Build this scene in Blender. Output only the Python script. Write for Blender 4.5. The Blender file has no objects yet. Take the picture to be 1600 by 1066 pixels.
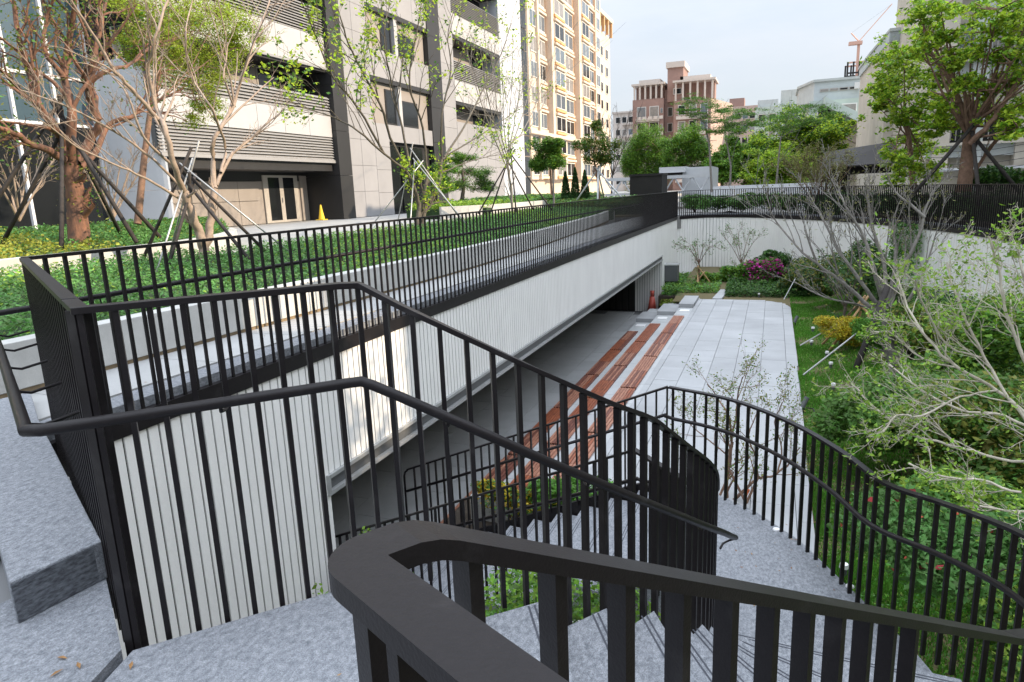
import bpy, math, random
import numpy as np
from mathutils import Vector, Matrix

# ------------------------------------------------------------------ camera geometry
F = 1067.0; CX, CY = 800.0, 533.0; EZ = 1.5
def ray(px, py): return np.array([px - CX, CY - py, F])
_y = ray(1210, 283.5); _y = _y / np.linalg.norm(_y)
_z = np.cross(_y, ray(210, 323.5)); _z = _z / np.linalg.norm(_z)
if _z[1] < 0: _z = -_z
_x = np.cross(_y, _z); _x = _x / np.linalg.norm(_x)
if _x[0] < 0: _x = -_x
RW = np.array([_x, _y, _z])
def atz(px, py, z):
    v = RW @ ray(px, py); t = (z - EZ) / v[2]; return Vector((v[0]*t, v[1]*t, z))
def atx(px, py, x):
    v = RW @ ray(px, py); t = x / v[0]; return Vector((x, v[1]*t, EZ + v[2]*t))
def aty(px, py, y):
    v = RW @ ray(px, py); t = y / v[1]; return Vector((v[0]*t, y, EZ + v[2]*t))

C = bpy.context.scene.collection
SC = bpy.context.scene
cam = bpy.data.cameras.new('camera'); co = bpy.data.objects.new('camera', cam); C.objects.link(co)
cam.sensor_width = 36.0; cam.lens = 36.0 * F / 1600.0; cam.clip_start = 0.02; cam.clip_end = 3000
# columns: camera right, up, back in world axes
right = RW @ np.array([1, 0, 0]); up = RW @ np.array([0, 1, 0]); back = -(RW @ np.array([0, 0, 1]))
co.matrix_world = Matrix(((right[0], up[0], back[0], 0), (right[1], up[1], back[1], 0), (right[2], up[2], back[2], EZ), (0, 0, 0, 1)))
SC.camera = co

# ------------------------------------------------------------------ light
SUN_EL, SUN_AZ = 24.0, 10.0          # elevation; azimuth from +X towards +Y
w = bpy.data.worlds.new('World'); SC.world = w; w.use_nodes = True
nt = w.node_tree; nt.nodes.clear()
sky = nt.nodes.new('ShaderNodeTexSky'); sky.sky_type = 'NISHITA'; sky.sun_disc = False
sky.sun_elevation = math.radians(SUN_EL); sky.sun_rotation = math.radians(90 - SUN_AZ)
sky.air_density = 1.0; sky.dust_density = 1.5; sky.ozone_density = 1.0
tc = nt.nodes.new('ShaderNodeTexCoord'); mp = nt.nodes.new('ShaderNodeMapping'); mp.inputs['Scale'].default_value = (1.2, 1.2, 4.5)
nz = nt.nodes.new('ShaderNodeTexNoise'); nz.inputs['Scale'].default_value = 2.2; nz.inputs['Detail'].default_value = 7; nz.inputs['Roughness'].default_value = .58
cr = nt.nodes.new('ShaderNodeValToRGB'); cr.color_ramp.elements[0].position = .36; cr.color_ramp.elements[1].position = .68
cr.color_ramp.elements[0].color = (.66, .66, .66, 1); cr.color_ramp.elements[1].color = (.95, .95, .95, 1)
mx = nt.nodes.new('ShaderNodeMixRGB'); mx.inputs['Color2'].default_value = (4.5, 4.75, 5.15, 1)
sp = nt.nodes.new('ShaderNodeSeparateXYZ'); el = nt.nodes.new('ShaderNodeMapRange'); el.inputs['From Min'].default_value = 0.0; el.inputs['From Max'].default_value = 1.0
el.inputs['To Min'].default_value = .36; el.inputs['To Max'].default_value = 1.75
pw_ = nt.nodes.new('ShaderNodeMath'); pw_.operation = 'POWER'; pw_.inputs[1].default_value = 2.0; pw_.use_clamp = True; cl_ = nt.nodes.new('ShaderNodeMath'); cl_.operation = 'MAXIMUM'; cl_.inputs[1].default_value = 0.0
ml = nt.nodes.new('ShaderNodeVectorMath'); ml.operation = 'SCALE'
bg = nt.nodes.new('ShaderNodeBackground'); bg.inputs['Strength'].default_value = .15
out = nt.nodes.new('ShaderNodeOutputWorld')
L = nt.links.new
L(tc.outputs['Generated'], mp.inputs['Vector']); L(mp.outputs['Vector'], nz.inputs['Vector']); L(nz.outputs['Fac'], cr.inputs['Fac'])
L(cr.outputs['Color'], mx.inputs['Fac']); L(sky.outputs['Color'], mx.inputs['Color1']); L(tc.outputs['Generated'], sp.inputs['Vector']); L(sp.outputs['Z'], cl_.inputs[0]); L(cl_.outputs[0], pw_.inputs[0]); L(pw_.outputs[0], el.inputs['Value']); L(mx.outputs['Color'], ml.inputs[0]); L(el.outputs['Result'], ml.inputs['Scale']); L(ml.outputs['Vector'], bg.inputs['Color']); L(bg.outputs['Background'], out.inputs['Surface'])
sl = bpy.data.lights.new('sun', 'SUN'); sl.energy = 2.0; sl.angle = math.radians(.6); sl.color = (1, .80, .58)
so = bpy.data.objects.new('sun', sl); C.objects.link(so)
sd = Vector((math.cos(math.radians(SUN_EL))*math.cos(math.radians(SUN_AZ)), math.cos(math.radians(SUN_EL))*math.sin(math.radians(SUN_AZ)), math.sin(math.radians(SUN_EL))))
so.rotation_euler = (-sd).to_track_quat('-Z', 'Y').to_euler(); so.location = sd * 60
SC.view_settings.view_transform = 'Standard'; SC.view_settings.look = 'None'; SC.view_settings.gamma = 1
SC.view_settings.use_curve_mapping = False
SC.view_settings.exposure = 1.72
SC.cycles.max_bounces = 8; SC.cycles.transparent_max_bounces = 8

# ------------------------------------------------------------------ materials
MATS = {}
def mat(name, col, rough=.7, var=.0, scale=4.0, bump=0.0, bscale=60.0, metal=0.0, stretch=(1, 1, 1), col2=None, detail=6.0, spec=None, island=0.0, transl=0.0, glow=None, contrast=(.3, .7), objvar=0.0, fine=0.0, fscale=140):
    m = bpy.data.materials.new(name); m.use_nodes = True; n = m.node_tree; lk = n.links.new
    b = n.nodes['Principled BSDF']
    b.inputs['Roughness'].default_value = rough; b.inputs['Metallic'].default_value = metal
    if spec is not None: b.inputs['Specular IOR Level'].default_value = spec
    geo = n.nodes.new('ShaderNodeNewGeometry'); mpp = n.nodes.new('ShaderNodeMapping'); mpp.inputs['Scale'].default_value = stretch
    lk(geo.outputs['Position'], mpp.inputs['Vector'])
    c1 = tuple(col) + (1,)
    c2 = (tuple(col2) if col2 else tuple(max(0, c*(1-var)) for c in col)) + (1,)
    if not col2: c1 = tuple(min(1, c*(1+var)) for c in col) + (1,)
    last = None
    if var > 0 or col2:
        t = n.nodes.new('ShaderNodeTexNoise'); t.inputs['Scale'].default_value = scale; t.inputs['Detail'].default_value = detail; t.inputs['Roughness'].default_value = .62
        lk(mpp.outputs['Vector'], t.inputs['Vector'])
        r = n.nodes.new('ShaderNodeValToRGB'); r.color_ramp.elements[0].position = contrast[0]; r.color_ramp.elements[1].position = contrast[1]
        r.color_ramp.elements[0].color = c2; r.color_ramp.elements[1].color = c1
        lk(t.outputs['Fac'], r.inputs['Fac']); last = r.outputs['Color']
    if island > 0:
        mr = n.nodes.new('ShaderNodeMapRange'); mr.inputs['To Min'].default_value = 1 - island; mr.inputs['To Max'].default_value = 1 + island
        lk(geo.outputs['Random Per Island'], mr.inputs['Value'])
        hs = n.nodes.new('ShaderNodeHueSaturation')
        lk(mr.outputs['Result'], hs.inputs['Value'])
        mh = n.nodes.new('ShaderNodeMapRange'); mh.inputs['To Min'].default_value = .485; mh.inputs['To Max'].default_value = .515
        lk(geo.outputs['Random Per Island'], mh.inputs['Value']); lk(mh.outputs['Result'], hs.inputs['Hue'])
        if last: lk(last, hs.inputs['Color'])
        else: hs.inputs['Color'].default_value = tuple(col) + (1,)
        last = hs.outputs['Color']
    if fine > 0:
        tf = n.nodes.new('ShaderNodeTexNoise'); tf.inputs['Scale'].default_value = fscale; tf.inputs['Detail'].default_value = 3; tf.inputs['Roughness'].default_value = .7
        lk(mpp.outputs['Vector'], tf.inputs['Vector'])
        mf = n.nodes.new('ShaderNodeMapRange'); mf.inputs['From Min'].default_value = .33; mf.inputs['From Max'].default_value = .67; mf.inputs['To Min'].default_value = 1-fine; mf.inputs['To Max'].default_value = 1+fine
        lk(tf.outputs['Fac'], mf.inputs['Value']); hf = n.nodes.new('ShaderNodeHueSaturation'); lk(mf.outputs['Result'], hf.inputs['Value'])
        if last: lk(last, hf.inputs['Color'])
        else: hf.inputs['Color'].default_value = tuple(col) + (1,)
        last = hf.outputs['Color']
    if objvar > 0:
        oi = n.nodes.new('ShaderNodeObjectInfo'); mo = n.nodes.new('ShaderNodeMapRange'); mo.inputs['To Min'].default_value = 1-objvar; mo.inputs['To Max'].default_value = 1+objvar
        lk(oi.outputs['Random'], mo.inputs['Value']); ho = n.nodes.new('ShaderNodeHueSaturation'); lk(mo.outputs['Result'], ho.inputs['Value'])
        if last: lk(last, ho.inputs['Color'])
        else: ho.inputs['Color'].default_value = tuple(col) + (1,)
        last = ho.outputs['Color']
    if last: lk(last, b.inputs['Base Color'])
    else: b.inputs['Base Color'].default_value = tuple(col) + (1,)
    if bump > 0:
        t2 = n.nodes.new('ShaderNodeTexNoise'); t2.inputs['Scale'].default_value = bscale; t2.inputs['Detail'].default_value = 5
        lk(mpp.outputs['Vector'], t2.inputs['Vector'])
        bp = n.nodes.new('ShaderNodeBump'); bp.inputs['Strength'].default_value = bump; bp.inputs['Distance'].default_value = .01
        lk(t2.outputs['Fac'], bp.inputs['Height']); lk(bp.outputs['Normal'], b.inputs['Normal'])
    if transl > 0:
        tr = n.nodes.new('ShaderNodeBsdfTranslucent'); ms = n.nodes.new('ShaderNodeMixShader'); ms.inputs['Fac'].default_value = transl
        if last: lk(last, tr.inputs['Color'])
        else: tr.inputs['Color'].default_value = tuple(col) + (1,)
        o = n.nodes['Material Output']
        lk(b.outputs['BSDF'], ms.inputs[1]); lk(tr.outputs['BSDF'], ms.inputs[2]); lk(ms.outputs['Shader'], o.inputs['Surface'])
    MATS[name] = m
    return m

rail_m = mat('dark_bronze_paint', (.010, .008, .009), .42, col2=(.026, .0235, .0245), scale=6, contrast=(.30, .44), bump=.08, bscale=240, spec=.28, fine=.12, fscale=90)
white_m = mat('ribbed_render', (.80, .80, .78), .85, var=.05, scale=1.6, bump=.3, bscale=45, stretch=(1.2, 1.2, .5), objvar=.008, fine=.04)
groove_m = mat('groove_backing', (.018, .018, .02), .9)
granite_m = mat('granite', (.285, .30, .325), .70, col2=(.125, .137, .156), scale=52, bump=.4, bscale=110, stretch=(1, .6, 1), detail=12, contrast=(.32, .66), fine=.42, fscale=260)
granite_side_m = mat('granite_side', (.17, .185, .21), .7, col2=(.05, .055, .065), scale=30, bump=.5, bscale=60, stretch=(1, 1, 3), contrast=(.36, .66))
strip_m = mat('step_groove', (.055, .06, .075), .7, var=.2, scale=20)
paver_m = mat('paving_stone', (.36, .37, .38), .8, var=.11, scale=.9, bump=.12, bscale=120, objvar=.07, fine=.05)
paver2_m = mat('paving_stone_cool', (.43, .445, .45), .8, var=.08, scale=1.3, bump=.12, bscale=120, objvar=.05, fine=.05)
joint_m = mat('joint', (.19, .195, .20), .95)
terrace_m = mat('terrace_stone', (.37, .375, .37), .8, var=.08, scale=1.5, bump=.15, bscale=80, objvar=.05, fine=.05)
concrete_m = mat('light_concrete', (.47, .47, .45), .85, var=.14, scale=3.0, bump=.25, bscale=40, objvar=.04, fine=.06)
steel_m = mat('galvanised_steel', (.38, .39, .39), .45, var=.12, scale=6, metal=.3)
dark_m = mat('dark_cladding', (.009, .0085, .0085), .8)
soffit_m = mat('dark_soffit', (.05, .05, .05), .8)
soil_m = mat('soil', (.045, .035, .025), .95, var=.4, scale=14, bump=.5, bscale=30)
wood_m = [mat('red_timber', (.40, .12, .05), .5, col2=(.12, .034, .018), scale=7, stretch=(6, .6, 1), bump=.1, bscale=90),
          mat('faded_timber', (.46, .22, .14), .55, col2=(.20, .075, .045), scale=7, stretch=(6, .6, 1), bump=.1, bscale=90),
          mat('brown_timber', (.24, .085, .055), .55, col2=(.085, .03, .022), scale=7, stretch=(6, .6, 1), bump=.1, bscale=90)]
lawn_m = mat('lawn_base', (.045, .075, .018), .95, col2=(.12, .10, .045), scale=1.6, bump=.6, bscale=40, contrast=(.62, .36))
bark_mossy = mat('mossy_bark', (.13, .115, .09), .9, col2=(.06, .055, .045), scale=10, bump=.5, bscale=60)
bark_grey = mat('grey_bark', (.22, .205, .185), .9, var=.3, scale=14, bump=.5, bscale=60)
bark_pale = mat('pale_bark', (.30, .235, .185), .85, var=.25, scale=12, bump=.4, bscale=60)
bark_red = mat('red_brown_bark', (.26, .125, .075), .9, col2=(.055, .04, .035), scale=8, bump=.8, bscale=30, stretch=(1, 1, .4))
bark_brown = mat('brown_bark', (.19, .115, .08), .9, var=.35, scale=10, bump=.7, bscale=40)
bark_dark = mat('dark_bark', (.085, .07, .058), .9, var=.35, scale=12, bump=.6, bscale=50)
twig_m = mat('pale_twig', (.50, .455, .37), .85, var=.25, scale=16, bump=.2, bscale=60)
stake_m = mat('dark_stake', (.035, .03, .028), .85, var=.3, scale=12, bump=.3, bscale=60)
cane_m = mat('pale_stake', (.42, .27, .13), .7, var=.2, scale=9)
metalstake_m = mat('metal_stake', (.45, .46, .46), .4, metal=.5, var=.1)
def leafm(name, col, transl=.35, island=.35, var=.25, scale=1.2): return mat(name, col, .55, var=var, scale=scale, island=island, transl=transl, spec=.35)
lf_bright = leafm('bright_leaf', (.16, .30, .025))
lf_street = leafm('sunny_leaf', (.42, .56, .045), transl=.5)
lf_mid = leafm('mid_leaf', (.085, .19, .03))
lf_deep = leafm('deep_leaf', (.045, .11, .028))
lf_yellow = leafm('yellow_leaf', (.38, .36, .03))
lf_olive = leafm('olive_leaf', (.20, .21, .035))
lf_lime = leafm('lime_leaf', (.26, .40, .045))
lf_hedge = leafm('hedge_leaf', (.11, .25, .06), island=.4)
lf_hedge_y = leafm('hedge_yellow_leaf', (.34, .36, .045), island=.4)
lf_grass = leafm('grass_blade', (.10, .27, .03), island=.4)
lf_willow = leafm('willow_leaf', (.17, .17, .055))
lf_pine = leafm('pine_needle', (.05, .14, .02))
lf_pink = leafm('pink_petal', (.62, .04, .38), island=.25)
lf_red = leafm('red_petal', (.55, .07, .06), island=.25)
lf_gold = leafm('golden_leaf', (.50, .36, .02))
lf_dry = mat('dry_leaf', (.28, .15, .06), .8, var=.3, scale=20, island=.3)
glass_m = mat('window_glass', (.012, .014, .016), .10, spec=.35)
curtain_m = mat('curtain_glass', (.22, .21, .20), .25, spec=.6, var=.2, scale=2)
glass_sky = mat('sky_glass', (.10, .13, .16), .08, spec=1.0)
glass_blue = mat('blue_glass', (.05, .085, .11), .05, spec=1.0, var=.15, scale=.4)
frame_m = mat('pale_frame', (.38, .36, .33), .6)
framew_m = mat('white_frame', (.62, .62, .60), .6)
b_white = mat('white_panel', (.385, .39, .40), .6, var=.04, scale=.8, objvar=.03)
b_louvre = mat('louvre_metal', (.27, .272, .275), .5, var=.05, scale=2)
b_dark = mat('black_stone_panel', (.018, .0185, .020), .5, var=.15, scale=.7, objvar=.08)
b_grey = mat('grey_stone_panel', (.27, .272, .285), .6, var=.06, scale=.8, bump=.05, bscale=30, objvar=.05)
b_taupe = mat('taupe_panel', (.27, .245, .225), .6, var=.05, scale=1)
b_curve = mat('pale_aluminium', (.50, .53, .57), .5, var=.03)
t_orange = mat('peach_render', (.60, .35, .16), .8, var=.06, scale=.5)
t_cream = mat('cream_render', (.58, .49, .39), .8, var=.06, scale=.6)
br_brick = mat('pink_brown_tile', (.27, .175, .15), .8, var=.14, scale=.5)
br_light = mat('pink_and_sunlit_render', (.42, .31, .26), .8, var=.12, scale=.5)
br_white = mat('pale_trim', (.52, .47, .43), .8)
c_cream = mat('aged_cream_render', (.50, .46, .39), .85, var=.15, scale=.5, bump=.2, bscale=12)
c_grey = mat('aged_grey_render', (.42, .45, .44), .85, var=.12, scale=.6, bump=.2, bscale=12)
c_sheet = mat('corrugated_sheet', (.42, .47, .48), .6, var=.08, scale=1.2)
c_dark = mat('dark_awning', (.012, .0105, .010), .7, var=.3, scale=2)
c_green = mat('pale_green_render', (.40, .47, .43), .85, var=.12, scale=.5)
c_brown = mat('brown_slab', (.20, .165, .13), .85, var=.2, scale=.7)
metal_w = mat('white_metal', (.62, .64, .67), .45, var=.03)
orange_m = mat('hazed_orange', (.55, .33, .25), .6)  # orange paled to put distance haze into the colour
yellow_m = mat('yellow_plastic', (.75, .48, .02), .5)
redcone_m = mat('red_plastic', (.55, .10, .07), .5)
box_m = mat('grey_box_metal', (.10, .105, .11), .55)
lamp_m = mat('lamp_white', (.8, .8, .8), .4)
ground_m = mat('ground_asphalt', (.20, .20, .195), .9, var=.15, scale=.6, bump=.2, bscale=20)
cord_m = mat('black_cable', (.012, .012, .012), .6)
tape_m = mat('orange_tape', (.75, .20, .08), .6)
wrap_m = mat('trunk_wrap', (.40, .33, .26), .9, var=.2, scale=20)

# ------------------------------------------------------------------ helpers
class MB:
    def __init__(s): s.v = []; s.f = []
    def add(s, vs, fs):
        o = len(s.v); s.v += [tuple(p) for p in vs]; s.f += [tuple(i + o for i in q) for q in fs]; return s
    def box(s, x0, x1, y0, y1, z0, z1):
        return s.add([(x0,y0,z0),(x1,y0,z0),(x1,y1,z0),(x0,y1,z0),(x0,y0,z1),(x1,y0,z1),(x1,y1,z1),(x0,y1,z1)],
                     [(0,3,2,1),(4,5,6,7),(0,1,5,4),(1,2,6,5),(2,3,7,6),(3,0,4,7)])
    def obox(s, c, sx, sy, sz, a=0.0):
        ca, sa = math.cos(a), math.sin(a); vs = []
        for dz in (-sz/2, sz/2):
            for dx, dy in ((-sx/2,-sy/2),(sx/2,-sy/2),(sx/2,sy/2),(-sx/2,sy/2)):
                vs.append((c[0]+dx*ca-dy*sa, c[1]+dx*sa+dy*ca, c[2]+dz))
        return s.add(vs, [(0,3,2,1),(4,5,6,7),(0,1,5,4),(1,2,6,5),(2,3,7,6),(3,0,4,7)])
    def prism(s, poly, z0, z1):
        n = len(poly)
        z0s = z0 if hasattr(z0, '__len__') else [z0]*n; z1s = z1 if hasattr(z1, '__len__') else [z1]*n
        # make counter-clockwise
        ar = sum(poly[i][0]*poly[(i+1)%n][1]-poly[(i+1)%n][0]*poly[i][1] for i in range(n))
        idx = list(range(n)) if ar > 0 else list(range(n))[::-1]
        vs = [(poly[i][0], poly[i][1], z0s[i]) for i in idx] + [(poly[i][0], poly[i][1], z1s[i]) for i in idx]
        fs = [tuple(range(n-1, -1, -1)), tuple(range(n, 2*n))] + [(i, (i+1)%n, n+(i+1)%n, n+i) for i in range(n)]
        return s.add(vs, fs)
    def tube(s, pts, r, n=8, cap=True):
        pts = [Vector(p) for p in pts]; k = len(pts)
        rs = r if hasattr(r, '__len__') else [r]*k
        vs = []; prev = None
        for i, p in enumerate(pts):
            t = (pts[min(i+1,k-1)] - pts[max(i-1,0)])
            t = t.normalized() if t.length > 1e-9 else Vector((0,0,1))
            if prev is None:
                a = Vector((0,0,1)) if abs(t.z) < .9 else Vector((1,0,0)); u = t.cross(a).normalized()
            else:
                u = (prev - t*prev.dot(t)); u = u.normalized() if u.length > 1e-6 else t.orthogonal().normalized()
            prev = u; v = t.cross(u)
            for j in range(n):
                an = 2*math.pi*j/n; vs.append(p + (u*math.cos(an) + v*math.sin(an))*rs[i])
        fs = [(i*n+j, i*n+(j+1)%n, (i+1)*n+(j+1)%n, (i+1)*n+j) for i in range(k-1) for j in range(n)]
        if cap: fs += [tuple(range(n-1,-1,-1)), tuple((k-1)*n+j for j in range(n))]
        return s.add(vs, fs)
    def ribbon(s, pts, wd, h):
        """flat bar of width wd and thickness h; pts are the centre of its top"""
        pts = [Vector(p) for p in pts]; k = len(pts); vs = []
        for i, p in enumerate(pts):
            a = (pts[i]-pts[i-1]) if i else None; b = (pts[i+1]-pts[i]) if i < k-1 else None
            if a is not None: a = Vector((a.x,a.y)).normalized()
            if b is not None: b = Vector((b.x,b.y)).normalized()
            if a is None: nn = Vector((-b.y,b.x)); sc = 1
            elif b is None: nn = Vector((-a.y,a.x)); sc = 1
            else:
                n1 = Vector((-a.y,a.x)); n2 = Vector((-b.y,b.x)); nn = (n1+n2).normalized(); sc = 1/max(.45, nn.dot(n1))
            q = nn*(wd/2*sc)
            vs += [(p.x+q.x,p.y+q.y,p.z),(p.x-q.x,p.y-q.y,p.z),(p.x-q.x,p.y-q.y,p.z-h),(p.x+q.x,p.y+q.y,p.z-h)]
        fs = [(4*i+j,4*i+(j+1)%4,4*i+4+(j+1)%4,4*i+4+j) for i in range(k-1) for j in range(4)]
        fs = [tuple(reversed(q)) for q in fs]
        fs += [(0,1,2,3),(4*k-1,4*k-2,4*k-3,4*k-4)]
        return s.add(vs, fs)
    def cone(s, x, y, z0, z1, r0, r1, n=16):
        vs = [(x+r0*math.cos(2*math.pi*j/n), y+r0*math.sin(2*math.pi*j/n), z0) for j in range(n)] + [(x+r1*math.cos(2*math.pi*j/n), y+r1*math.sin(2*math.pi*j/n), z1) for j in range(n)]
        return s.add(vs, [(j,(j+1)%n,n+(j+1)%n,n+j) for j in range(n)] + [tuple(range(n-1,-1,-1)), tuple(range(n,2*n))])
    def mesh(s, name, m):
        me = bpy.data.meshes.new(name); me.from_pydata(s.v, [], s.f); me.materials.append(m); me.update(); return me
    def build(s, name, m, parent=None, smooth=False, bevel=0):
        me = s.mesh(name, m)
        if smooth: me.polygons.foreach_set('use_smooth', [True]*len(me.polygons))
        o = link(name, me, parent)
        if bevel:
            b = o.modifiers.new('bevel', 'BEVEL'); b.width = bevel; b.segments = 2; b.limit_method = 'ANGLE'; b.angle_limit = math.radians(40)
        return o
def link(name, me, parent=None, loc=None, rz=None):
    o = bpy.data.objects.new(name, me); C.objects.link(o)
    if loc is not None: o.location = loc
    if rz is not None: o.rotation_euler = (0, 0, rz)
    if parent is not None:
        o.parent = parent
        o.matrix_parent_inverse = Matrix.Translation(parent.location).inverted() if parent.rotation_euler[2] == 0 else parent.matrix_basis.inverted()
    return o
def thing(name, label, cat, loc=(0,0,0), group=None):
    o = bpy.data.objects.new(name, None); C.objects.link(o); o.location = loc
    o.empty_display_size = .2
    o['label'] = label; o['category'] = cat
    if group: o['group'] = group
    return o
def tag(o, label, cat, group=None):
    o['label'] = label; o['category'] = cat
    if group: o['group'] = group
    return o
def structure(o): o['kind'] = 'structure'; return o
def stuff(o): o['kind'] = 'stuff'; return o
def np_mesh(name, V, Fq, m, smooth=False):
    me = bpy.data.meshes.new(name); V = np.asarray(V, dtype=np.float32); Fq = np.asarray(Fq, dtype=np.int32); k = Fq.shape[1]
    me.vertices.add(len(V)); me.vertices.foreach_set('co', V.ravel())
    me.loops.add(Fq.size); me.loops.foreach_set('vertex_index', Fq.ravel())
    me.polygons.add(len(Fq)); me.polygons.foreach_set('loop_start', np.arange(0, Fq.size, k, dtype=np.int32))
    me.update(calc_edges=True)
    if smooth: me.polygons.foreach_set('use_smooth', [True]*len(Fq))
    me.materials.append(m); return me
def leaf_mesh(name, P, size, m, rng, upbias=.5, aspect=.5, sizevar=.4):
    """P: N x 3 leaf centres; every leaf is a folded diamond of two triangles"""
    P = np.asarray(P); N = len(P)
    if N == 0: P = np.zeros((1,3)); N = 1
    nrm = rng.normal(size=(N,3)); nrm /= np.linalg.norm(nrm,axis=1)[:,None]; nrm[:,2] = np.abs(nrm[:,2]) + upbias; nrm /= np.linalg.norm(nrm,axis=1)[:,None]
    t = rng.normal(size=(N,3)); t -= nrm*np.sum(t*nrm,axis=1)[:,None]; t /= np.linalg.norm(t,axis=1)[:,None]
    b = np.cross(nrm,t); s = (size*(1+sizevar*rng.uniform(-1,1,N)))[:,None]
    V = np.stack([P - t*s*.5, P + b*s*aspect*.5 - nrm*s*.08, P + t*s*.5, P - b*s*aspect*.5 - nrm*s*.08], axis=1).reshape(-1,3)
    return np_mesh(name, V, np.arange(4*N).reshape(-1,4), m)
def resample(path, step):
    pts = [Vector(p) for p in path]; out = []; d = 0.0; nxt = 0.0
    for a, b in zip(pts, pts[1:]):
        l = Vector((b.x-a.x, b.y-a.y)).length
        while nxt <= d + l + 1e-6:
            t = (nxt-d)/l if l > 0 else 0; p = a.lerp(b, t); out.append((p, math.atan2(b.y-a.y, b.x-a.x))); nxt += step
        d += l
    return out
def smoothpath(ctrl, sub=6):
    P = [Vector(p) for p in ctrl]; P = [P[0]*2-P[1]] + P + [P[-1]*2-P[-2]]; o = []
    for i in range(1, len(P)-2):
        for k in range(sub):
            t = k/sub; a,b,c,d = P[i-1],P[i],P[i+1],P[i+2]
            o.append(.5*((2*b)+(c-a)*t+(2*a-5*b+4*c-d)*t*t+(3*b-a-3*c+d)*t*t*t))
    o.append(P[-2]); return o
def offset(path, d):
    P = [Vector(p) for p in path]; o = []
    for i, p in enumerate(P):
        t = P[min(i+1,len(P)-1)] - P[max(i-1,0)]; t = Vector((t.x,t.y)).normalized(); o.append(Vector((p.x - t.y*d, p.y + t.x*d, p.z)))
    return o
_bal = {}
def baluster(h, w_=.014, d_=.034, m=rail_m):
    k = (round(h,3), w_, d_)
    if k not in _bal: _bal[k] = MB().box(-w_/2, w_/2, -d_/2, d_/2, -h, 0).mesh('baluster', m)
    return _bal[k]
def guard(par, top, h, spacing=.11, start=.06, w_=.014, d_=.034, rail_w=.05, rail_h=.022, bevel=0, bottom=None):
    """top rail along `top` and balusters of height h below it"""
    MB().ribbon(top, rail_w, rail_h).build('top_rail', rail_m, par, bevel=bevel)
    rs = resample(top, spacing)
    for p, a in rs:
        link('baluster', baluster(h, w_, d_), par, (p.x, p.y, p.z - rail_h + .001), a)

rnd = random.Random(5); rng = np.random.default_rng(11)

# ------------------------------------------------------------------ plan data
WX = -4.4            # face of the long wall
FL, PL = -3.9, -2.9  # lower floor and upper platform
WEND = 34.8
curve = smoothpath([(WX, WEND, 0), (-3.1, 35.9, 0), (-1.6, 35.4, 0), (-.2, 34.07, 0), (2.21, 30.4, 0), (3.9, 26.4, 0), (4.95, 22.7, 0), (5.44, 19.0, 0), (5.75, 15.0, 0), (5.7, 11, 0), (5.2, 7.5, 0)], 6)

# ------------------------------------------------------------------ ground and setting
def hole_ground():
    poly_in = [(WX-.02, 3.2)] + [(WX-.02, WEND)] + [(p.x, p.y) for p in curve[1:]] + [(3.6, 2.0), (1.5, -1.5), (-1.9, -1.2), (-2.4, 1.75)]
    return poly_in
# outer ground: strips around the sunken garden
m = MB()
zt = .06
m.box(-600, -14.0, -300, 900, -.6, -.2)            # far left ground base
g = m.build('ground', ground_m); structure(g)
g2 = MB().box(-14, 600, 39.5, 900, -.6, .02).build('street', ground_m); structure(g2)
g3 = MB(); g3.prism([(p.x+.30, p.y+.1) for p in curve[6:]] + [(5.2, -300), (600, -300), (600, 39.5), (-2.2, 39.5)], -.6, .03)
o = g3.build('garden_path', ground_m); structure(o)
o = MB().prism([(WX-.3, WEND-.5), (-3.3, 36.3), (-1.4, 35.9), (-2.2, 39.5), (-14, 39.5), (-14, WEND-.5)], -.6, .03).build('ground_behind_corner', ground_m); structure(o)
# terrace paving between the planter and the parapet
ter = MB().box(-6.3, WX-.16, 1.0, WEND-.5, -.25, .05).build('terrace', joint_m); structure(ter)
me = MB().box(-.69, .69, -.59, .59, 0, .03).mesh('paving_slab', terrace_m)
y = 1.75
while y < 34: link('paving_slab', me, ter, (-5.42, y, .052)); y += 1.19
# raised ground in front of the buildings
plz = MB().prism([(-60, -30), (-12.6, -30), (-12.6, 10.5), (-9.6, 12.5), (-8.2, 20), (-7.9, 27), (-7.4, 34.2), (-12.6, 34.4), (-12.6, 900), (-60, 900)], -.2, .40).build('forecourt', terrace_m); structure(plz)
o = MB().box(-12.6, -10.4, -30, 34.3, -.2, .30).build('planting_soil', soil_m); structure(o)
o = MB().box(-14, -6.1, 34.5, 39.4, -.1, .12).build('lawn_strip', lawn_m); structure(o)

# sunken garden ground
gp = []
sink = MB()
NX, NY = 40, 60
def gz(x, y):
    # rises from the lawn towards the curved wall on the right
    t = max(0, min(1, (x - 1.2)/3.8)); b = max(0, min(1, (y-28)/6))
    return PL - .06 + .75*t*t*(3-2*t)*(1 if y < 26 else 1) + .35*b + .05*math.sin(x*2.1+y*1.3)*t + .03*math.sin(y*2.7)
vs = []; fs = []
for i in range(NX+1):
    for j in range(NY+1):
        x = -3.6 + 10.4*i/NX; y = -2 + 39*j/NY; vs.append((x, y, gz(x, y)))
for i in range(NX):
    for j in range(NY):
        xc_, yc_ = -3.6 + 10.4*(i+.5)/NX, -2 + 39*(j+.5)/NY
        if (xc_ < .45 and 7.2 < yc_ < 27.3) or (xc_ < -.4 and yc_ <= 7.2): continue
        a = i*(NY+1)+j; fs.append((a, a+NY+1, a+NY+2, a+1))
gl = MB().add(vs, fs).build('lawn', lawn_m, smooth=True); structure(gl)
def ongarden(x, y):
    return True

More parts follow.
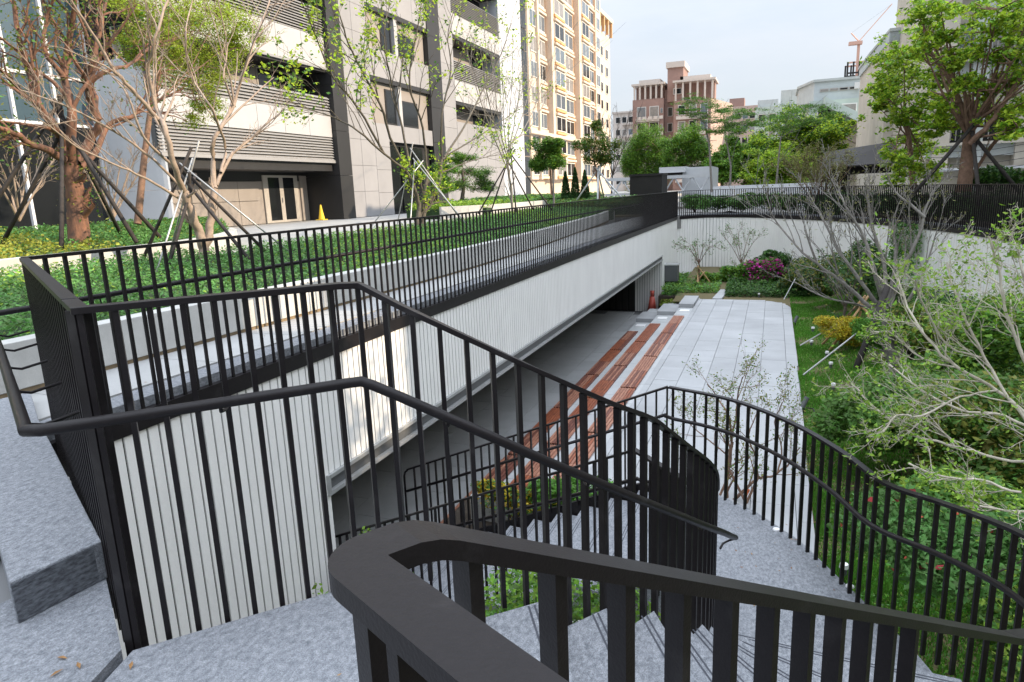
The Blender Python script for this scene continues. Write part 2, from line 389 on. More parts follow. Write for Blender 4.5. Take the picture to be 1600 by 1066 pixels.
# lower floor under the canopy with its slabs
fl = MB().box(-12.5, -3.2, -2, 31.0, FL-.3, FL-.03).build('lower_floor', joint_m); structure(fl)
me = MB().box(-.594, .594, -.594, .594, 0, .03).mesh('floor_slab', paver2_m)
for i in range(6):
    for j in range(19):
        link('floor_slab', me, fl, (-4.95 - 1.2*i, 6.9 + 1.2*j + (.6 if i % 2 else 0), FL-.029))

# seating tiers: (left edge, right edge, top)
TY0, TY1 = 9.2, 24.6
tiers = MB()
tier_t = thing('seating_terrace', 'pale stone stepped seating terrace descending toward the covered floor', 'steps', (-3.6, 16, FL))
edges = [(-4.72, -3.93, -3.55), (-3.93, -3.13, -3.25), (-3.13, -2.62, -2.95)]
for a, b, z in edges:
    y = TY0
    while y < TY1 + 3.0:
        MB().box(a, b, y, y+1.49, FL-.1, z).build('tier_block', paver2_m, tier_t); y += 1.5
# small end steps beyond the benches
for k, (a, b, z) in enumerate(edges):
    MB().box(a-.02, b+.003, TY1+1.0, TY1+3.0 - .25*(2-k), z, z+.15).build('end_step', paver_m, tier_t)
    MB().box(a+.10, a+.44, TY1+.18, TY1+.58, z, z+.02).build('step_light', lamp_m, tier_t)
# timber benches
bx = [(-4.69, -4.31, -3.55), (-3.90, -3.53, -3.25), (-3.09, -2.72, -2.95)]
names = ['lowest timber bench strip, nearest the white wall opening', 'middle timber bench strip of the three on the steps', 'uppermost timber bench strip beside the pale platform']
slat_len = 2.95
slat_meshes = [[MB().box(-.0245, .0245, -slat_len/2+.0, slat_len/2, 0, .032).mesh('slat', wm) for wm in wood_m]][0]
half_meshes = [MB().box(-.0245, .0245, -slat_len/4+.006, slat_len/4-.006, 0, .032).mesh('slat', wm) for wm in wood_m]
for k, (a, b, z) in enumerate(bx):
    t = thing('timber_bench', names[k], 'bench', (a, 17, z), 'slatted timber benches on the seating steps')
    n = 6; wch = (b-a)/n
    y1 = 23.75
    s = 0
    while y1 > (8.9 if k < 2 else 11.3):
        MB().box(a, b, y1-3.02, y1-2.95, z+.005, z+.018).build('end_bar', rail_m, t)
        for h in range(2):
            tone = rnd.choice([[0,0,1],[0,2,1],[1,1,2],[0,0,0],[2,2,1]]) if k < 2 else rnd.choice([[1,1,2],[1,1,0],[1,2,0],[1,1,1]])
            for i in range(n):
                q = rnd.choice(tone)
                link('slat', half_meshes[q], t, (a + wch*(i+.5), y1 - slat_len*(.25 + .5*h), z + .018 + rnd.uniform(0, .002)))
        y1 -= 3.03; s += 1

# upper platform
pf = MB(); PXL, PXR = -2.60, .72
pf_poly = [(PXL, 7.4), (-1.2, 7.8), (.1, 7.6), (.62, 8.0), (.70, 14), (PXR, 20), (PXR, 25.0), (.60, 26.2), (.2, 27.0), (-.5, 27.4), (-2.9, 27.45), (-2.9, 25.9), (PXL, 25.9)]
pf.prism(pf_poly, FL, PL-.035)
pfo = pf.build('platform', joint_m); structure(pfo)
cols = [(-2.6,-2.45),(-2.45,-1.9),(-1.9,-1.29),(-1.29,-.72),(-.72,-.14),(-.14,.45),(.45,.72)]
def inpf(x0, x1, y0, y1):
    return y1 <= 27.41 and y0 >= 7.8
def clip_y(xm):
    if xm > .5: return 25.6
    if xm > .1: return 26.9
    return 27.4
for i, (a, b) in enumerate(cols):
    y = 7.85 + (.45 if i % 2 else 0); ymax = clip_y((a+b)/2)
    cut = 1.2
    while y < ymax - .05:
        y2 = min(y+1.2, ymax)
        bb = b
        if i == 6: bb = .66 if y < 12 else (.69 if y < 17 else .72)
        zj = rnd.uniform(0, .0025)
        MB().box(a+.005, bb-.005, y+.004, y2-.004, PL-.033, PL+zj).build('paving_slab', paver_m, pfo)
        y = y2
# rounded back corner piece
MB().prism([(.455, 25.61), (.715, 25.61), (.70, 25.95), (.62, 26.3), (.50, 26.6), (.455, 26.68)], PL-.033, PL+.001).build('paving_slab', paver_m, pfo)
MB().prism([(-.13, 26.9), (.30, 26.9), (.1, 27.12), (-.13, 27.25)], PL-.033, PL+.001).build('paving_slab', paver_m, pfo)
structure(MB().box(-4.38, -2.95, 28.75, 34.5, FL, PL-.12).build('wall_bed', soil_m))
# link path behind the platform
o = MB().prism([(-2.1, 27.45), (-1.75, 27.45), (-1.5, 31.5), (-1.85, 31.5)], PL-.05, PL+.03).build('stone_path', paver_m); structure(o)

# ------------------------------------------------------------------ long wall
def slat_mesh(wd, z0, z1): return MB().box(.016, .03, 0, wd, z0, z1).mesh('wall_slat', white_m)
lw = thing('retaining_wall', 'long straight white ribbed wall above the wide covered opening', 'wall', (WX, 17, FL))
P = .1065
full = slat_mesh(P-.019, FL, -.145); short = slat_mesh(P-.019, -1.41, -.145)
MB().box(WX-.25, WX-.015, -1.5, 5.76, FL, -.14).build('wall_core', groove_m, lw)
MB().box(WX-.25, WX-.015, 5.76, 29.95, -1.44, -.14).build('wall_core', groove_m, lw)
MB().box(WX-.25, WX-.015, 30.20, WEND, FL, -.14).build('wall_core', groove_m, lw)
MB().box(WX-.014, WX, -1.5, 2.99, FL, -.145).build('wall_panel', white_m, lw)
y = 3.0; i = 0
while y < WEND-.1:
    link('wall_slat', full if (y+P < 5.80 or y > 29.9) else short, lw, (WX-.03, y, 0)); y += P; i += 1
MB().box(WX-.045, WX+.02, -.5, WEND, -.144, .0).build('edge_band', rail_m, lw)
MB().box(WX-.30, WX-.046, .9, WEND-.1, -.14, .075).build('coping_stone', granite_m, lw)
# opening trim (channel beam)
bm_t = thing('lintel_beam', 'pale steel channel beam along the bottom edge of the long white wall', 'beam', (WX, 17, -1.5))
MB().box(WX-.1, WX+.035, 5.74, 29.97, -1.455, -1.412).build('flange', steel_m, bm_t)
MB().box(WX-.1, WX-.02, 5.76, 29.95, -1.60, -1.456).build('web', box_m, bm_t)
MB().box(WX-.1, WX+.03, 5.74, 29.97, -1.645, -1.601).build('flange', steel_m, bm_t)
MB().box(WX-.1, WX+.032, 5.70, 5.739, -1.645, -1.412).build('end_plate', steel_m, bm_t)
# undercroft
uc = thing('undercroft', 'dark covered space behind the long opening under the white wall', 'room', (-8, 17, FL))
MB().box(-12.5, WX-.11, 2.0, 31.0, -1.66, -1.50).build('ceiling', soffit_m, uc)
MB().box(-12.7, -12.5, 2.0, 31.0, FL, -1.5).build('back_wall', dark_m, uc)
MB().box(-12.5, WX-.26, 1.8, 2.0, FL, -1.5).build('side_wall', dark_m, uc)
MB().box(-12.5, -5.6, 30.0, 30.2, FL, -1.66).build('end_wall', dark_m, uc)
MB().box(-5.6, WX-.016, 29.99, 30.19, FL, -1.66).build('pier_core', groove_m, uc)
for i in range(11): MB().box(-5.58+.107*i, -5.58+.107*i+.088, 29.95, 29.985, FL, -1.66).build('pier_slat', white_m, uc)
for i in range(24): MB().box(-12.4+.285*i, -12.4+.285*i+.2, 29.96, 29.997, FL, -1.66).build('end_slat', c_dark, uc)

# curved wall
cw = thing('curved_wall', 'tall curved white ribbed wall enclosing the far end of the sunken garden', 'wall', (0, 34, FL))
core = MB(); oc = offset(curve, .04); oo = offset(curve, .28)
for i in range(len(curve)-1):
    core.prism([oc[i].to_2d(), oc[i+1].to_2d(), oo[i+1].to_2d(), oo[i].to_2d()], FL, -.14)
core.build('wall_core', groove_m, cw)
rs = resample(curve, .1165*1.35); cme = MB().box(0, .1165*1.35-.016, .008, .042, FL+.3, -.145).mesh('wall_slat', white_m)
for p, a in rs: link('wall_slat', cme, cw, (p.x, p.y, 0), a)
bd = MB()
MB().ribbon([Vector((p.x, p.y, 0)) for p in offset(curve, .02)], .07, .144).build('edge_band', rail_m, cw)
MB().ribbon([Vector((p.x, p.y, .06)) for p in offset(curve, .17)], .22, .20).build('coping_stone', granite_m, cw)

# ------------------------------------------------------------------ parapet fences
TOP = 1.22
lf = thing('parapet_fence', 'long straight dark bar fence on top of the long white wall', 'fence', (WX, 17, 0))
guard(lf, [(WX+.0, 2.95, TOP), (WX+.0, WEND, TOP)], TOP+.11, spacing=.135, w_=.024, d_=.019)
MB().tube([(WX-.10, 2.0, .885), (WX-.10, WEND-.3, .885)], .019, 8).build('handrail', rail_m, lf, smooth=True)
for y in np.arange(3.5, 34, 1.5):
    MB().tube([(WX-.10, y, .87), (WX-.09, y, .82), (WX-.02, y, .80)], .006, 5).build('bracket', rail_m, lf)
cf = thing('curved_fence', 'curved dark bar fence on top of the curved white wall', 'fence', (0, 34, 0))
ctop = [Vector((p.x, p.y, TOP)) for p in curve]
guard(cf, ctop, TOP+.11, spacing=.125, w_=.022, d_=.034)
MB().tube([Vector((p.x, p.y, .885)) for p in offset(curve, .1)], .019, 8).build('handrail', rail_m, cf, smooth=True)

R0 = Vector((WX+.0, 2.95, TOP)); R1 = Vector((-2.04, 1.51, 1.20)); R2 = Vector((-1.44, 2.14, 1.20))
rf = thing('return_fence', 'short dark bar fence seen end on at the left of the stair landing', 'fence', (-3.2, 2.2, 0))
guard(rf, [R0 + Vector((.05, -.03, -.001)), R1 - (R1-R0).normalized()*.252], 1.36, spacing=.0985, w_=.018, d_=.035, rail_w=.050, bevel=.002)
for k in range(2): link('baluster', baluster(1.36, .018, .035), rf, tuple(R1 - (R1-R0).normalized()*(.08+.09*k) + Vector((0,0,-.022))), math.atan2((R1-R0).y, (R1-R0).x))
MB().box(-.02, .02, -.03, .03, -1.32, 0).build('corner_post', rail_m, rf).location = (R1.x-.02, R1.y+.01, R1.z-.012)

# ------------------------------------------------------------------ staircase
RS = .17
I = [(-1.24, 2.03), (-.83, 2.42), (-.63, 2.69), (-.465, 2.985), (-.358, 3.21), (-.275, 3.445), (-.245, 3.69), (-.237, 3.95), (-.25, 4.2), (-.27, 4.45)]
O = [(-.17, .68), (.008, .96), (.18, 1.24), (.36, 1.52), (.53, 1.80), (.71, 2.08), (.95, 2.50), (1.18, 3.0), (1.30, 3.6), (1.19, 4.35)]
st = thing('staircase', 'grey granite staircase curving down from the terrace around two landings', 'stairs', (-.3, 3.5, -1.7))
def groove_pair(a, b, z, par, w1=.012):
    a = Vector((a[0], a[1])); b = Vector((b[0], b[1])); d = (b-a).normalized(); n = Vector((-d.y, d.x))
    return a, b, n
# upper landing
Lp = [(-2.02, 1.47), (-1.455, 2.10), (-1.24, 2.13), I[0], O[0], (-.33, .40), (.35, .03), (.6, -1.0), (-1.5, -1.0), (-1.75, .6)]
MB().prism(Lp, -.17, 0).build('landing', granite_m, st, bevel=.004)
def nosing(a, b, z, back):
    """two thin anti-slip strips just behind the edge a-b, towards `back`"""
    a = Vector(a); b = Vector(b); bk = Vector(back)
    d = (b-a).normalized(); n = Vector((-d.y, d.x))
    if n.dot(bk - a) < 0: n = -n
    s = MB()
    for o_ in (.045, .070):
        p = a + n*o_ + d*.03; q = b + n*o_ - d*.03
        s.prism([tuple(p), tuple(q), tuple(q+n*.008), tuple(p+n*.008)], z+.0006, z+.0022)
    return s
nosing(I[0], O[0], 0, (-1.0, .5)).build('anti_slip_strip', strip_m, st)
for i in range(1, 10):
    z = -RS*i
    # tread runs a little under the edge above it
    a0 = Vector(I[i-1]); b0 = Vector(O[i-1]); a1 = Vector(I[i]); b1 = Vector(O[i])
    ext = .04
    a0e = a0 + (a0-a1).normalized()*ext; b0e = b0 + (b0-b1).normalized()*ext
    MB().prism([tuple(a0e), tuple(b0e), tuple(b1), tuple(a1)], z-.19, z).build('step', granite_m, st, bevel=.003)
    nosing(I[i], O[i], z, ((a0+b0)/2)).build('anti_slip_strip', strip_m, st)
ZL = -1.7
outer_curb = [(1.19, 4.35), (1.02, 4.85), (.74, 5.42), (.346, 6.2), (-.05, 6.69), (-.47, 7.02), (-.97, 7.16)]
inner_l = [(-1.0, 5.28), (-.62, 4.92), (-.42, 4.72), (-.27, 4.42)]
MB().prism([(1.32, 3.95)] + outer_curb + inner_l + [(-.255, 4.15)], ZL-.2, ZL).build('landing', granite_m, st, bevel=.004)
# lower flight, 14 risers down to the covered floor
fi0 = Vector((-1.0, 5.28)); fo0 = Vector((-.97, 7.16)); di = Vector((-.983, .185)); do = Vector((-.993, .116))
TR = .335
for i in range(1, 14):
    z = ZL - .155*i; a = fi0 + di*TR*(i-1); b = fo0 + do*TR*(i-1)
    MB().prism([tuple(a - di*.02), tuple(b - do*.02), tuple(b + do*TR), tuple(a + di*TR)], z-.2, z).build('step', granite_m, st, bevel=.003)
    nosing(tuple(a + di*TR), tuple(b + do*TR), z, tuple((a+b)/2)).build('anti_slip_strip', strip_m, st)
    
# outer curb strip beside lower flight
MB().ribbon([(fo0.x, fo0.y+.06, ZL+.06), (fo0.x + do.x*4.0, fo0.y + do.y*4.0 + .06, ZL-.155*12+.06)], .05, .30).build('curb', rail_m, st)
# small metal studs on the landing
for px, py in ((1213, 828), (1328, 917)):
    p = atz(px, py, ZL); s = MB().cone(p.x, p.y, ZL+.001, ZL+.012, .034, .030, 16)
    tag(s.build('floor_light', lamp_m), 'small round white light set in the grey landing, %s' % ('farther of the pair' if px < 1300 else 'nearer of the pair'), 'light')

# middle guard (inner side of the upper flight)
RD = (R1 - R0); RD = Vector((RD.x, RD.y, 0)).normalized()
mg_top = [R1 - RD*.25, R1, R2 + Vector((-.04,-.04,0)), Vector((-1.422, 2.146, 1.197)), Vector((-1.39, 2.156, 1.18))] + smoothpath([(-1.28, 2.191, 1.113), (-1.125, 2.265, 1.017), (-.91, 2.408, .869), (-.76, 2.548, .752), (-.61, 2.756, .609), (-.496, 3.0, .477), (-.441, 3.128, .381), (-.363, 3.377, .206), (-.326, 3.531, .109), (-.291, 3.73, -.013), (-.268, 3.95, -.16), (-.272, 4.2, -.34), (-.295, 4.45, -.50), (-.37, 4.68, -.61)], 3)
mg = thing('stair_guardrail', 'dark bar railing from the left corner down the inner side of the upper flight', 'railing', (-.8, 2.8, 0))
MB().ribbon(mg_top, .05, .022).build('top_rail', rail_m, mg, bevel=.002)
for p, a in resample(mg_top[1:], .098):
    h = 1.13 if p.z > 1.15 else 1.09
    if p.z > 1.15: h = 1.28
    link('baluster', baluster(h, .018, .032), mg, (p.x, p.y, p.z-.021), a)
# rail with round section
def hand(par, pts, r=.02): MB().tube(pts, r, 12).build('handrail', rail_m, par, smooth=True)
hp = [(-4.3, 2.62, .85), (-3.5, 2.15, .85), (-2.16, 1.353, .85), (-2.10, 1.315, .85), (-2.05, 1.33, .85), (-1.98, 1.40, .85), (-1.41, 2.005, .85), (-1.369, 2.03, .852), (-1.33, 2.045, .835)] + smoothpath([(-1.241, 2.075, .79), (-1.089, 2.148, .698), (-.928, 2.239, .593), (-.793, 2.357, .481), (-.657, 2.515, .353), (-.518, 2.74, .187), (-.368, 3.089, -.045), (-.274, 3.405, -.243), (-.199, 3.814, -.481), (-.168, 4.2, -.70), (-.155, 4.55, -.89)], 3)
sh = thing('stair_handrail', 'round dark tube handrail in front of the inner stair railing', 'handrail', (-1, 2.2, .8))
hand(sh, hp, .0195)
MB().tube([(-.155, 4.55, -.89), (-.165, 4.62, -.94), (-.20, 4.66, -.975), (-.24, 4.6, -.975), (-.25, 4.5, -.96)], .008, 6).build('end_loop', rail_m, sh, smooth=True)
for k in range(5):
    a = Vector((-2.32 - .47*k, 1.452 + .281*k, .84)); n = Vector((.05, .16, 0))
    MB().tube([a, a + Vector((0, 0, -.035)), a + n*.35 + Vector((0,0,-.055)), a + n + Vector((0, 0, -.04))], .0065, 6).build('bracket', rail_m, sh, smooth=True)
for p in ((-1.7, 1.69, .845), (-1.089, 2.148, .69), (-.657, 2.515, .345), (-.274, 3.405, -.25)):
    a = Vector(p); MB().tube([a, a + Vector((-.005,.005,-.025)), a + Vector((-.03,.05,-.035)), a + Vector((-.05,.085,-.03))], .0065, 6).build('bracket', rail_m, sh, smooth=True)

# return guard (inner side of lower landing and lower flight)
rg = thing('lower_guardrail', 'dark bar railing along the inner side of the lower flight', 'railing', (-2, 5.2, -1.5))
rg_top = [(-.40, 4.72, -.63), (-.50, 4.80, -.62), (-.99, 5.28, -.60), (-5.0, 5.28+.755, -.60-.46*4.08)]
guard(rg, rg_top, 1.12, spacing=.118, w_=.014, d_=.030)
MB().tube([(-.40, 4.80, -.93), (-.50, 4.90, -.92), (-.98, 5.37, -.90), (-4.9, 5.37+.74, -.90-.46*3.99)], .018, 8).build('handrail', rail_m, rg, smooth=True)

# foreground and outer guard
e1 = Vector((.881, -.473)); d2 = Vector((.53, .85)); IC = Vector((-.298, .458)); n1 = Vector((-.473, -.881)); n2 = Vector((-.85, .53))
c0 = IC + (n1 + n2)*(.025/(1+n1.dot(n2)))
fg = thing('outer_guardrail', 'dark bar railing turning a sharp corner close to the viewer and rounding the landing', 'railing', (.6, 2.4, -.4))
leg1 = [(c0.x + e1.x*.85, c0.y + e1.y*.85, 1.2)]
leg2 = [(c0.x + d2.x*t, c0.y + d2.y*t, 1.2 - (.53*max(0, t-.05)**2/.10 if t < .10 else .53*(t-.075))) for t in (.03, .06, .08, .10, .13, .17, .5, 1.0, 1.5, 1.9)]
rest = smoothpath([leg2[-1], (.95, 2.46, .05), (1.22, 2.98, -.12), (1.36, 3.55, -.27), (1.33, 4.16, -.42), (1.12, 4.7, -.54), (.82, 5.10, -.60), (.60, 5.62, -.60), (.28, 6.20, -.60), (-.10, 6.66, -.60), (-.46, 6.94, -.60), (-.97, 7.16, -.60)], 5)
outer_top = leg1 + [(c0.x, c0.y, 1.2)] + leg2 + rest[1:]
# the top bar: outer edge rounded round the inner corner, inner edge sharp
lft = [Vector((p[0], p[1])) for p in leg1]; a1 = math.atan2(n1.y, n1.x); a2 = math.atan2(n2.y, n2.x)
if a2 > a1: a2 -= 2*math.pi
Lq = [(IC.x - e1.x*-.85 + n1.x*.05, IC.y - e1.y*-.85 + n1.y*.05, 1.2)]; Rq = [(IC.x + e1.x*.85, IC.y + e1.y*.85, 1.2)]
for k in range(13):
    a_ = a1 + (a2-a1)*k/12; Lq.append((IC.x + .05*math.cos(a_), IC.y + .05*math.sin(a_), 1.2)); Rq.append((IC.x + e1.x*.0005*(12-k)/12 + d2.x*.0005*k/12, IC.y + e1.y*.0005*(12-k)/12 + d2.y*.0005*k/12, 1.2))
pth = [Vector(p) for p in leg2 + rest[1:]]; fo = offset(pth, .025); fi = offset(pth, -.025)
Lq += [tuple(p) for p in fo]; Rq += [tuple(p) for p in fi]
vs = []
for l_, r_ in zip(Lq, Rq): vs += [l_, r_, (r_[0], r_[1], r_[2]-.021), (l_[0], l_[1], l_[2]-.021)]
fs = [tuple(reversed((4*i+j_, 4*i+(j_+1)%4, 4*i+4+(j_+1)%4, 4*i+4+j_))) for i in range(len(Lq)-1) for j_ in range(4)] + [(0,1,2,3), (4*len(Lq)-1, 4*len(Lq)-2, 4*len(Lq)-3, 4*len(Lq)-4)]
MB().add(vs, fs).build('top_rail', rail_m, fg, bevel=.0025)
_k = 0
for p, a in resample(outer_top, .108)[:20] + resample([Vector(q) for q in rest], .128)[2:]:
    link('baluster', baluster(1.22 if p.z > 1.0 else 1.12, .016, .031), fg, (p.x, p.y, p.z-.020), a)
# outer guard of the lower flight
og = thing('outer_lower_guardrail', 'dark bar railing descending left along the far side of the lower flight', 'railing', (-2.5, 7.3, -1.8))
og_top = [(-.99, 7.165, -.60), (-4.50, 7.57, -.60-.43*3.5)]
guard(og, og_top, 1.12, spacing=.118, start=.1, w_=.014, d_=.030)
MB().tube([(-4.50, 7.57, -2.125), (-4.54, 7.575, -2.16), (-4.56, 7.577, -2.22), (-4.57, 7.58, -3.2)], .014, 8).build('end_post', rail_m, og, smooth=True)
MB().tube([(-.99, 7.10, -.9), (-4.50, 7.50, -.9-.43*3.5)], .018, 8).build('handrail', rail_m, og, smooth=True)
oh = [Vector((p.x, p.y, p.z-.32)) for p in offset(rest, .09)]
sh2 = thing('outer_handrail', 'round dark tube handrail following the curved outer stair railing', 'handrail', (.8, 4.5, -.9))
hand(sh2, oh[3:-1] + [Vector((-1.0, 7.08, -.91))], .019)

# granite step blocks and paving at the left
bl_hi = thing('granite_block', 'upper rough grey granite block at the left edge beside the bar fence', 'stone block', (-3.4, 2.2, 0))
top_z = .17
A = atz(14, 911, top_z); B = atz(158, 845, top_z)
A2 = Vector((-4.9, 2.35+.35, top_z))
c1_ = atz(60, 655, top_z); c2_ = atz(2, 815, top_z)
poly = [(A.x, A.y), (B.x, B.y), (c1_.x, c1_.y), (-5.2, 3.35), (-5.3, 2.7), (A.x - (B.y-A.y)*0 - 2.2, A.y + 1.2)]
MB().prism(poly, .0, top_z).build('slab', granite_m, bl_hi, bevel=.006)
f = (Vector((B.x, B.y)) - Vector((A.x, A.y))).normalized(); nrm = Vector((f.y, -f.x))
MB().prism([(A.x+.004, A.y+.002), (B.x-.004, B.y-.002), (B.x-.004+nrm.x*.003, B.y-.002+nrm.y*.003), (A.x+.004+nrm.x*.003, A.y+.002+nrm.y*.003)], .004, top_z-.008).build('rough_face', granite_side_m, bl_hi)
lo = MB().prism([(-2.80, 1.42), (-2.70, 1.90), (-2.06, 1.46), (-1.78, .58), (-2.05, .55)], -.15, .001).build('granite_slab', granite_m)
tag(lo, 'lower grey granite slab with fallen leaves at the bottom left corner', 'stone slab')
sidep = thing('side_paving', 'pale smooth paving slabs along the bottom left edge', 'paving', (-3.2, .6, 0))
pm = MB().box(-.39, .39, -.59, .59, -.05, -.004).mesh('paving_slab', terrace_m)
for k in range(3):
    for q in range(2):
        link('paving_slab', pm, sidep, (-3.02 - 1.0*0 - .80*q + .35*(-1)*(k) , .3 + 1.0*k*.78 - q*.55, 0), math.radians(30))
o = MB().prism([(-6.3, 4.2), (-6.3, -3), (-1.75, -3), (-1.78, .8), (-2.12, 1.34), (-4.62, 2.80), (-4.62, 4.2)], -.3, -.055).build('terrace_bed', joint_m); structure(o)
# fallen leaves
for (px, py), lb_ in zip(((97, 1028), (123, 1040), (88, 1052), (205, 1040)), ('curled dry brown leaf, uppermost of three on the lower granite slab', 'pointed dry orange leaf, right one of three on the lower granite slab', 'small dry leaf, lowest of three on the lower granite slab', 'dry leaf caught at the joint between slab and landing')):
    p = atz(px, py, .006); a = rnd.uniform(0, 3)
    s = MB().add([(-.022,0,0),(0,.007,.004),(.024,0,.001),(0,-.007,.004)], [(0,1,2,3)]).build('fallen_leaf', lf_dry)
    s.location = p; s.rotation_euler = (0, 0, a)
    tag(s, lb_, 'leaf', 'fallen leaves on the granite')

# ------------------------------------------------------------------ vegetation helpers
def branchset(limbs, rg, levels=3, kids=(5, 4, 3), lenf=(.45, .5, .5), spread=(.6, .7, .8), upb=.25, tmin=.25, wig=.12, twig_r=.004, seg=4):
    """limbs: list of (pts, r0, r1). Returns branches [(pts, radii, level)]"""
    out_ = []; cur = []
    for pts, r0, r1 in limbs:
        P_ = np.array([list(p) for p in pts], float)
        if len(P_) > 2:
            sp = np.array([list(v) for v in smoothpath([Vector(v) for v in P_], 4)]); wob = rg.normal(size=sp.shape)*min(.014, r0*.10+.003); wob[0] = 0; P_ = sp + wob
        out_.append((P_, np.linspace(r0, r1, len(P_)), 0)); cur.append((P_, r0, r1))
    for lv in range(levels):
        nxt = []
        for P_, r0, r1 in cur:
            seglen = np.linalg.norm(np.diff(P_, axis=0), axis=1); Lt = seglen.sum(); cum = np.concatenate([[0], np.cumsum(seglen)])
            nk = kids[lv] if lv == 0 else max(1, int(kids[lv]))
            if lv == 0: nk = max(2, int(kids[0]*max(.5, min(1.6, Lt/2.2)))) if kids[0] > 0 else 0
            for k in range(nk):
                t = tmin + (1-tmin)*(k + rg.uniform(.1, .9))/nk if nk > 1 else rg.uniform(tmin, 1)
                s_ = t*Lt; i = min(len(seglen)-1, np.searchsorted(cum, s_)-1); i = max(i, 0)
                q = (s_-cum[i])/max(seglen[i], 1e-6); p = P_[i]*(1-q)+P_[i+1]*q; tg = (P_[i+1]-P_[i])/max(seglen[i], 1e-6)
                rn = rg.normal(size=3); rn -= tg*rn.dot(tg); rn /= np.linalg.norm(rn)
                d = tg + rn*spread[lv]*rg.uniform(.6, 1.3) + np.array([0,0,upb]); d /= np.linalg.norm(d)
                ln = Lt*lenf[lv]*rg.uniform(.6, 1.2)*(1.15-.55*t)
                rr0 = max(twig_r, (r0*(1-t)+r1*t)*(.55 if lv == 0 else .5)); rr1 = max(twig_r*.55, rr0*.3)
                Q = [p]; dd = d.copy()
                for s2 in range(seg):
                    dd = dd + rg.normal(size=3)*wig + np.array([0,0,upb*.12]); dd /= np.linalg.norm(dd); Q.append(Q[-1] + dd*ln/seg)
                Q = np.array(Q); out_.append((Q, np.linspace(rr0, rr1, len(Q)), lv+1)); nxt.append((Q, rr0, rr1))
        cur = nxt
    return out_
def tubes_np(branches, sides=(8, 6, 4, 3, 3)):
    V = []; Fq = []; off = 0
    for P_, R_, lv in branches:
        n = sides[min(lv, len(sides)-1)]; k = len(P_)
        T = np.gradient(P_, axis=0); T /= np.maximum(np.linalg.norm(T, axis=1), 1e-9)[:,None]
        a = np.array([0,0,1.]) if abs(T[0][2]) < .9 else np.array([1.,0,0])
        u = np.cross(T, a); u /= np.maximum(np.linalg.norm(u, axis=1), 1e-6)[:,None]; v = np.cross(T, u)
        an = 2*np.pi*np.arange(n)/n
        ring = P_[:,None,:] + (u[:,None,:]*np.cos(an)[None,:,None] + v[:,None,:]*np.sin(an)[None,:,None])*R_[:,None,None]
        V.append(ring.reshape(-1,3))
        i = np.arange(k-1)[:,None]*n; j = np.arange(n)[None,:]; j2 = (j+1) % n
        q = np.stack([i+j, i+j2, i+n+j2, i+n+j], axis=-1).reshape(-1,4) + off
        Fq.append(q); off += k*n
    return np.concatenate(V), np.concatenate(Fq)
def tips(branches, minlv, per, spread, rg, tmin=.2):
    out_ = []
    for P_, R_, lv in branches:
        if lv < minlv: continue
        for _ in range(per):
            t = rg.uniform(tmin, 1)*(len(P_)-1); i = min(int(t), len(P_)-2); q = t-i
            out_.append(P_[i]*(1-q)+P_[i+1]*q + rg.normal(size=3)*spread)
    return np.array(out_) if out_ else np.zeros((0,3))
def tree(name, label, cat, base, limbs, bark, leaf, lsize, rg_seed, per=3, lspread=.08, minlv=2, leafup=.4, aspect=.5, group=None, leaf2=None, frac2=.3, extra=None, flat=None, **kw):
    rg = np.random.default_rng(rg_seed)
    t = thing(name, label, cat, base, group)
    br = branchset(limbs, rg, **kw)
    V, Q = tubes_np(br)
    link('trunk', np_mesh('trunk', V, Q, bark, True), t)
    if leaf is not None and per > 0:
        P_ = tips(br, minlv, per, lspread, rg)
        if flat is not None: pass
        if leaf2 is not None:
            mask = rg.uniform(size=len(P_)) < frac2
            link('crown', leaf_mesh('crown', P_[~mask], lsize, leaf, rg, leafup, aspect), t)
            link('crown', leaf_mesh('crown', P_[mask], lsize, leaf2, rg, leafup, aspect), t)
        else:
            link('crown', leaf_mesh('crown', P_, lsize, leaf, rg, leafup, aspect), t)
    return t
def lim(pts, r0, r1, plane, val, jit=0.0, sd=1):
    """limb from pixel points on a plane with its own depth wander"""
    rg = random.Random(sd); o_ = []; w_ = 0
    for k, p in enumerate(pts):
        dv = p[2] if len(p) > 2 else 0
        v = val + dv + (rg.uniform(-jit, jit) if k else 0)
        o_.append(atx(p[0], p[1], v) if plane == 'x' else aty(p[0], p[1], v))
    return (o_, r0, r1)
def blob_leaves(c, rx, ry, rz, n, rg, shell=.55, lumps=9):
    if shell < 0:      # loose sprays of leaves with gaps between them
        R_ = np.array([rx, ry, rz]); k = 16; cs = np.array(c) + rg.normal(size=(k,3))*R_*.42; w_ = rg.uniform(.12, .26, k); per = max(1, n//k)
        return np.concatenate([cs[i] + rg.normal(size=(per,3))*R_*np.array([w_[i], w_[i], w_[i]*.55]) for i in range(k)])
    """uneven crown volume made of lumps"""
    P_ = []
    cs = []
    for k in range(lumps):
        d = rg.normal(size=3); d /= np.linalg.norm(d); cs.append((np.array(c) + d*np.array([rx,ry,rz])*rg.uniform(.35,.75), rg.uniform(.32,.52)))
    cs.append((np.array(c), .7))
    per = n//len(cs)
    for cc, s_ in cs:
        d = rg.normal(size=(per,3)); d /= np.linalg.norm(d,axis=1)[:,None]; r = rg.uniform(shell,1.05,per)[:,None]
        P_.append(cc + d*r*np.array([rx,ry,rz])*s_)
    return np.concatenate(P_)
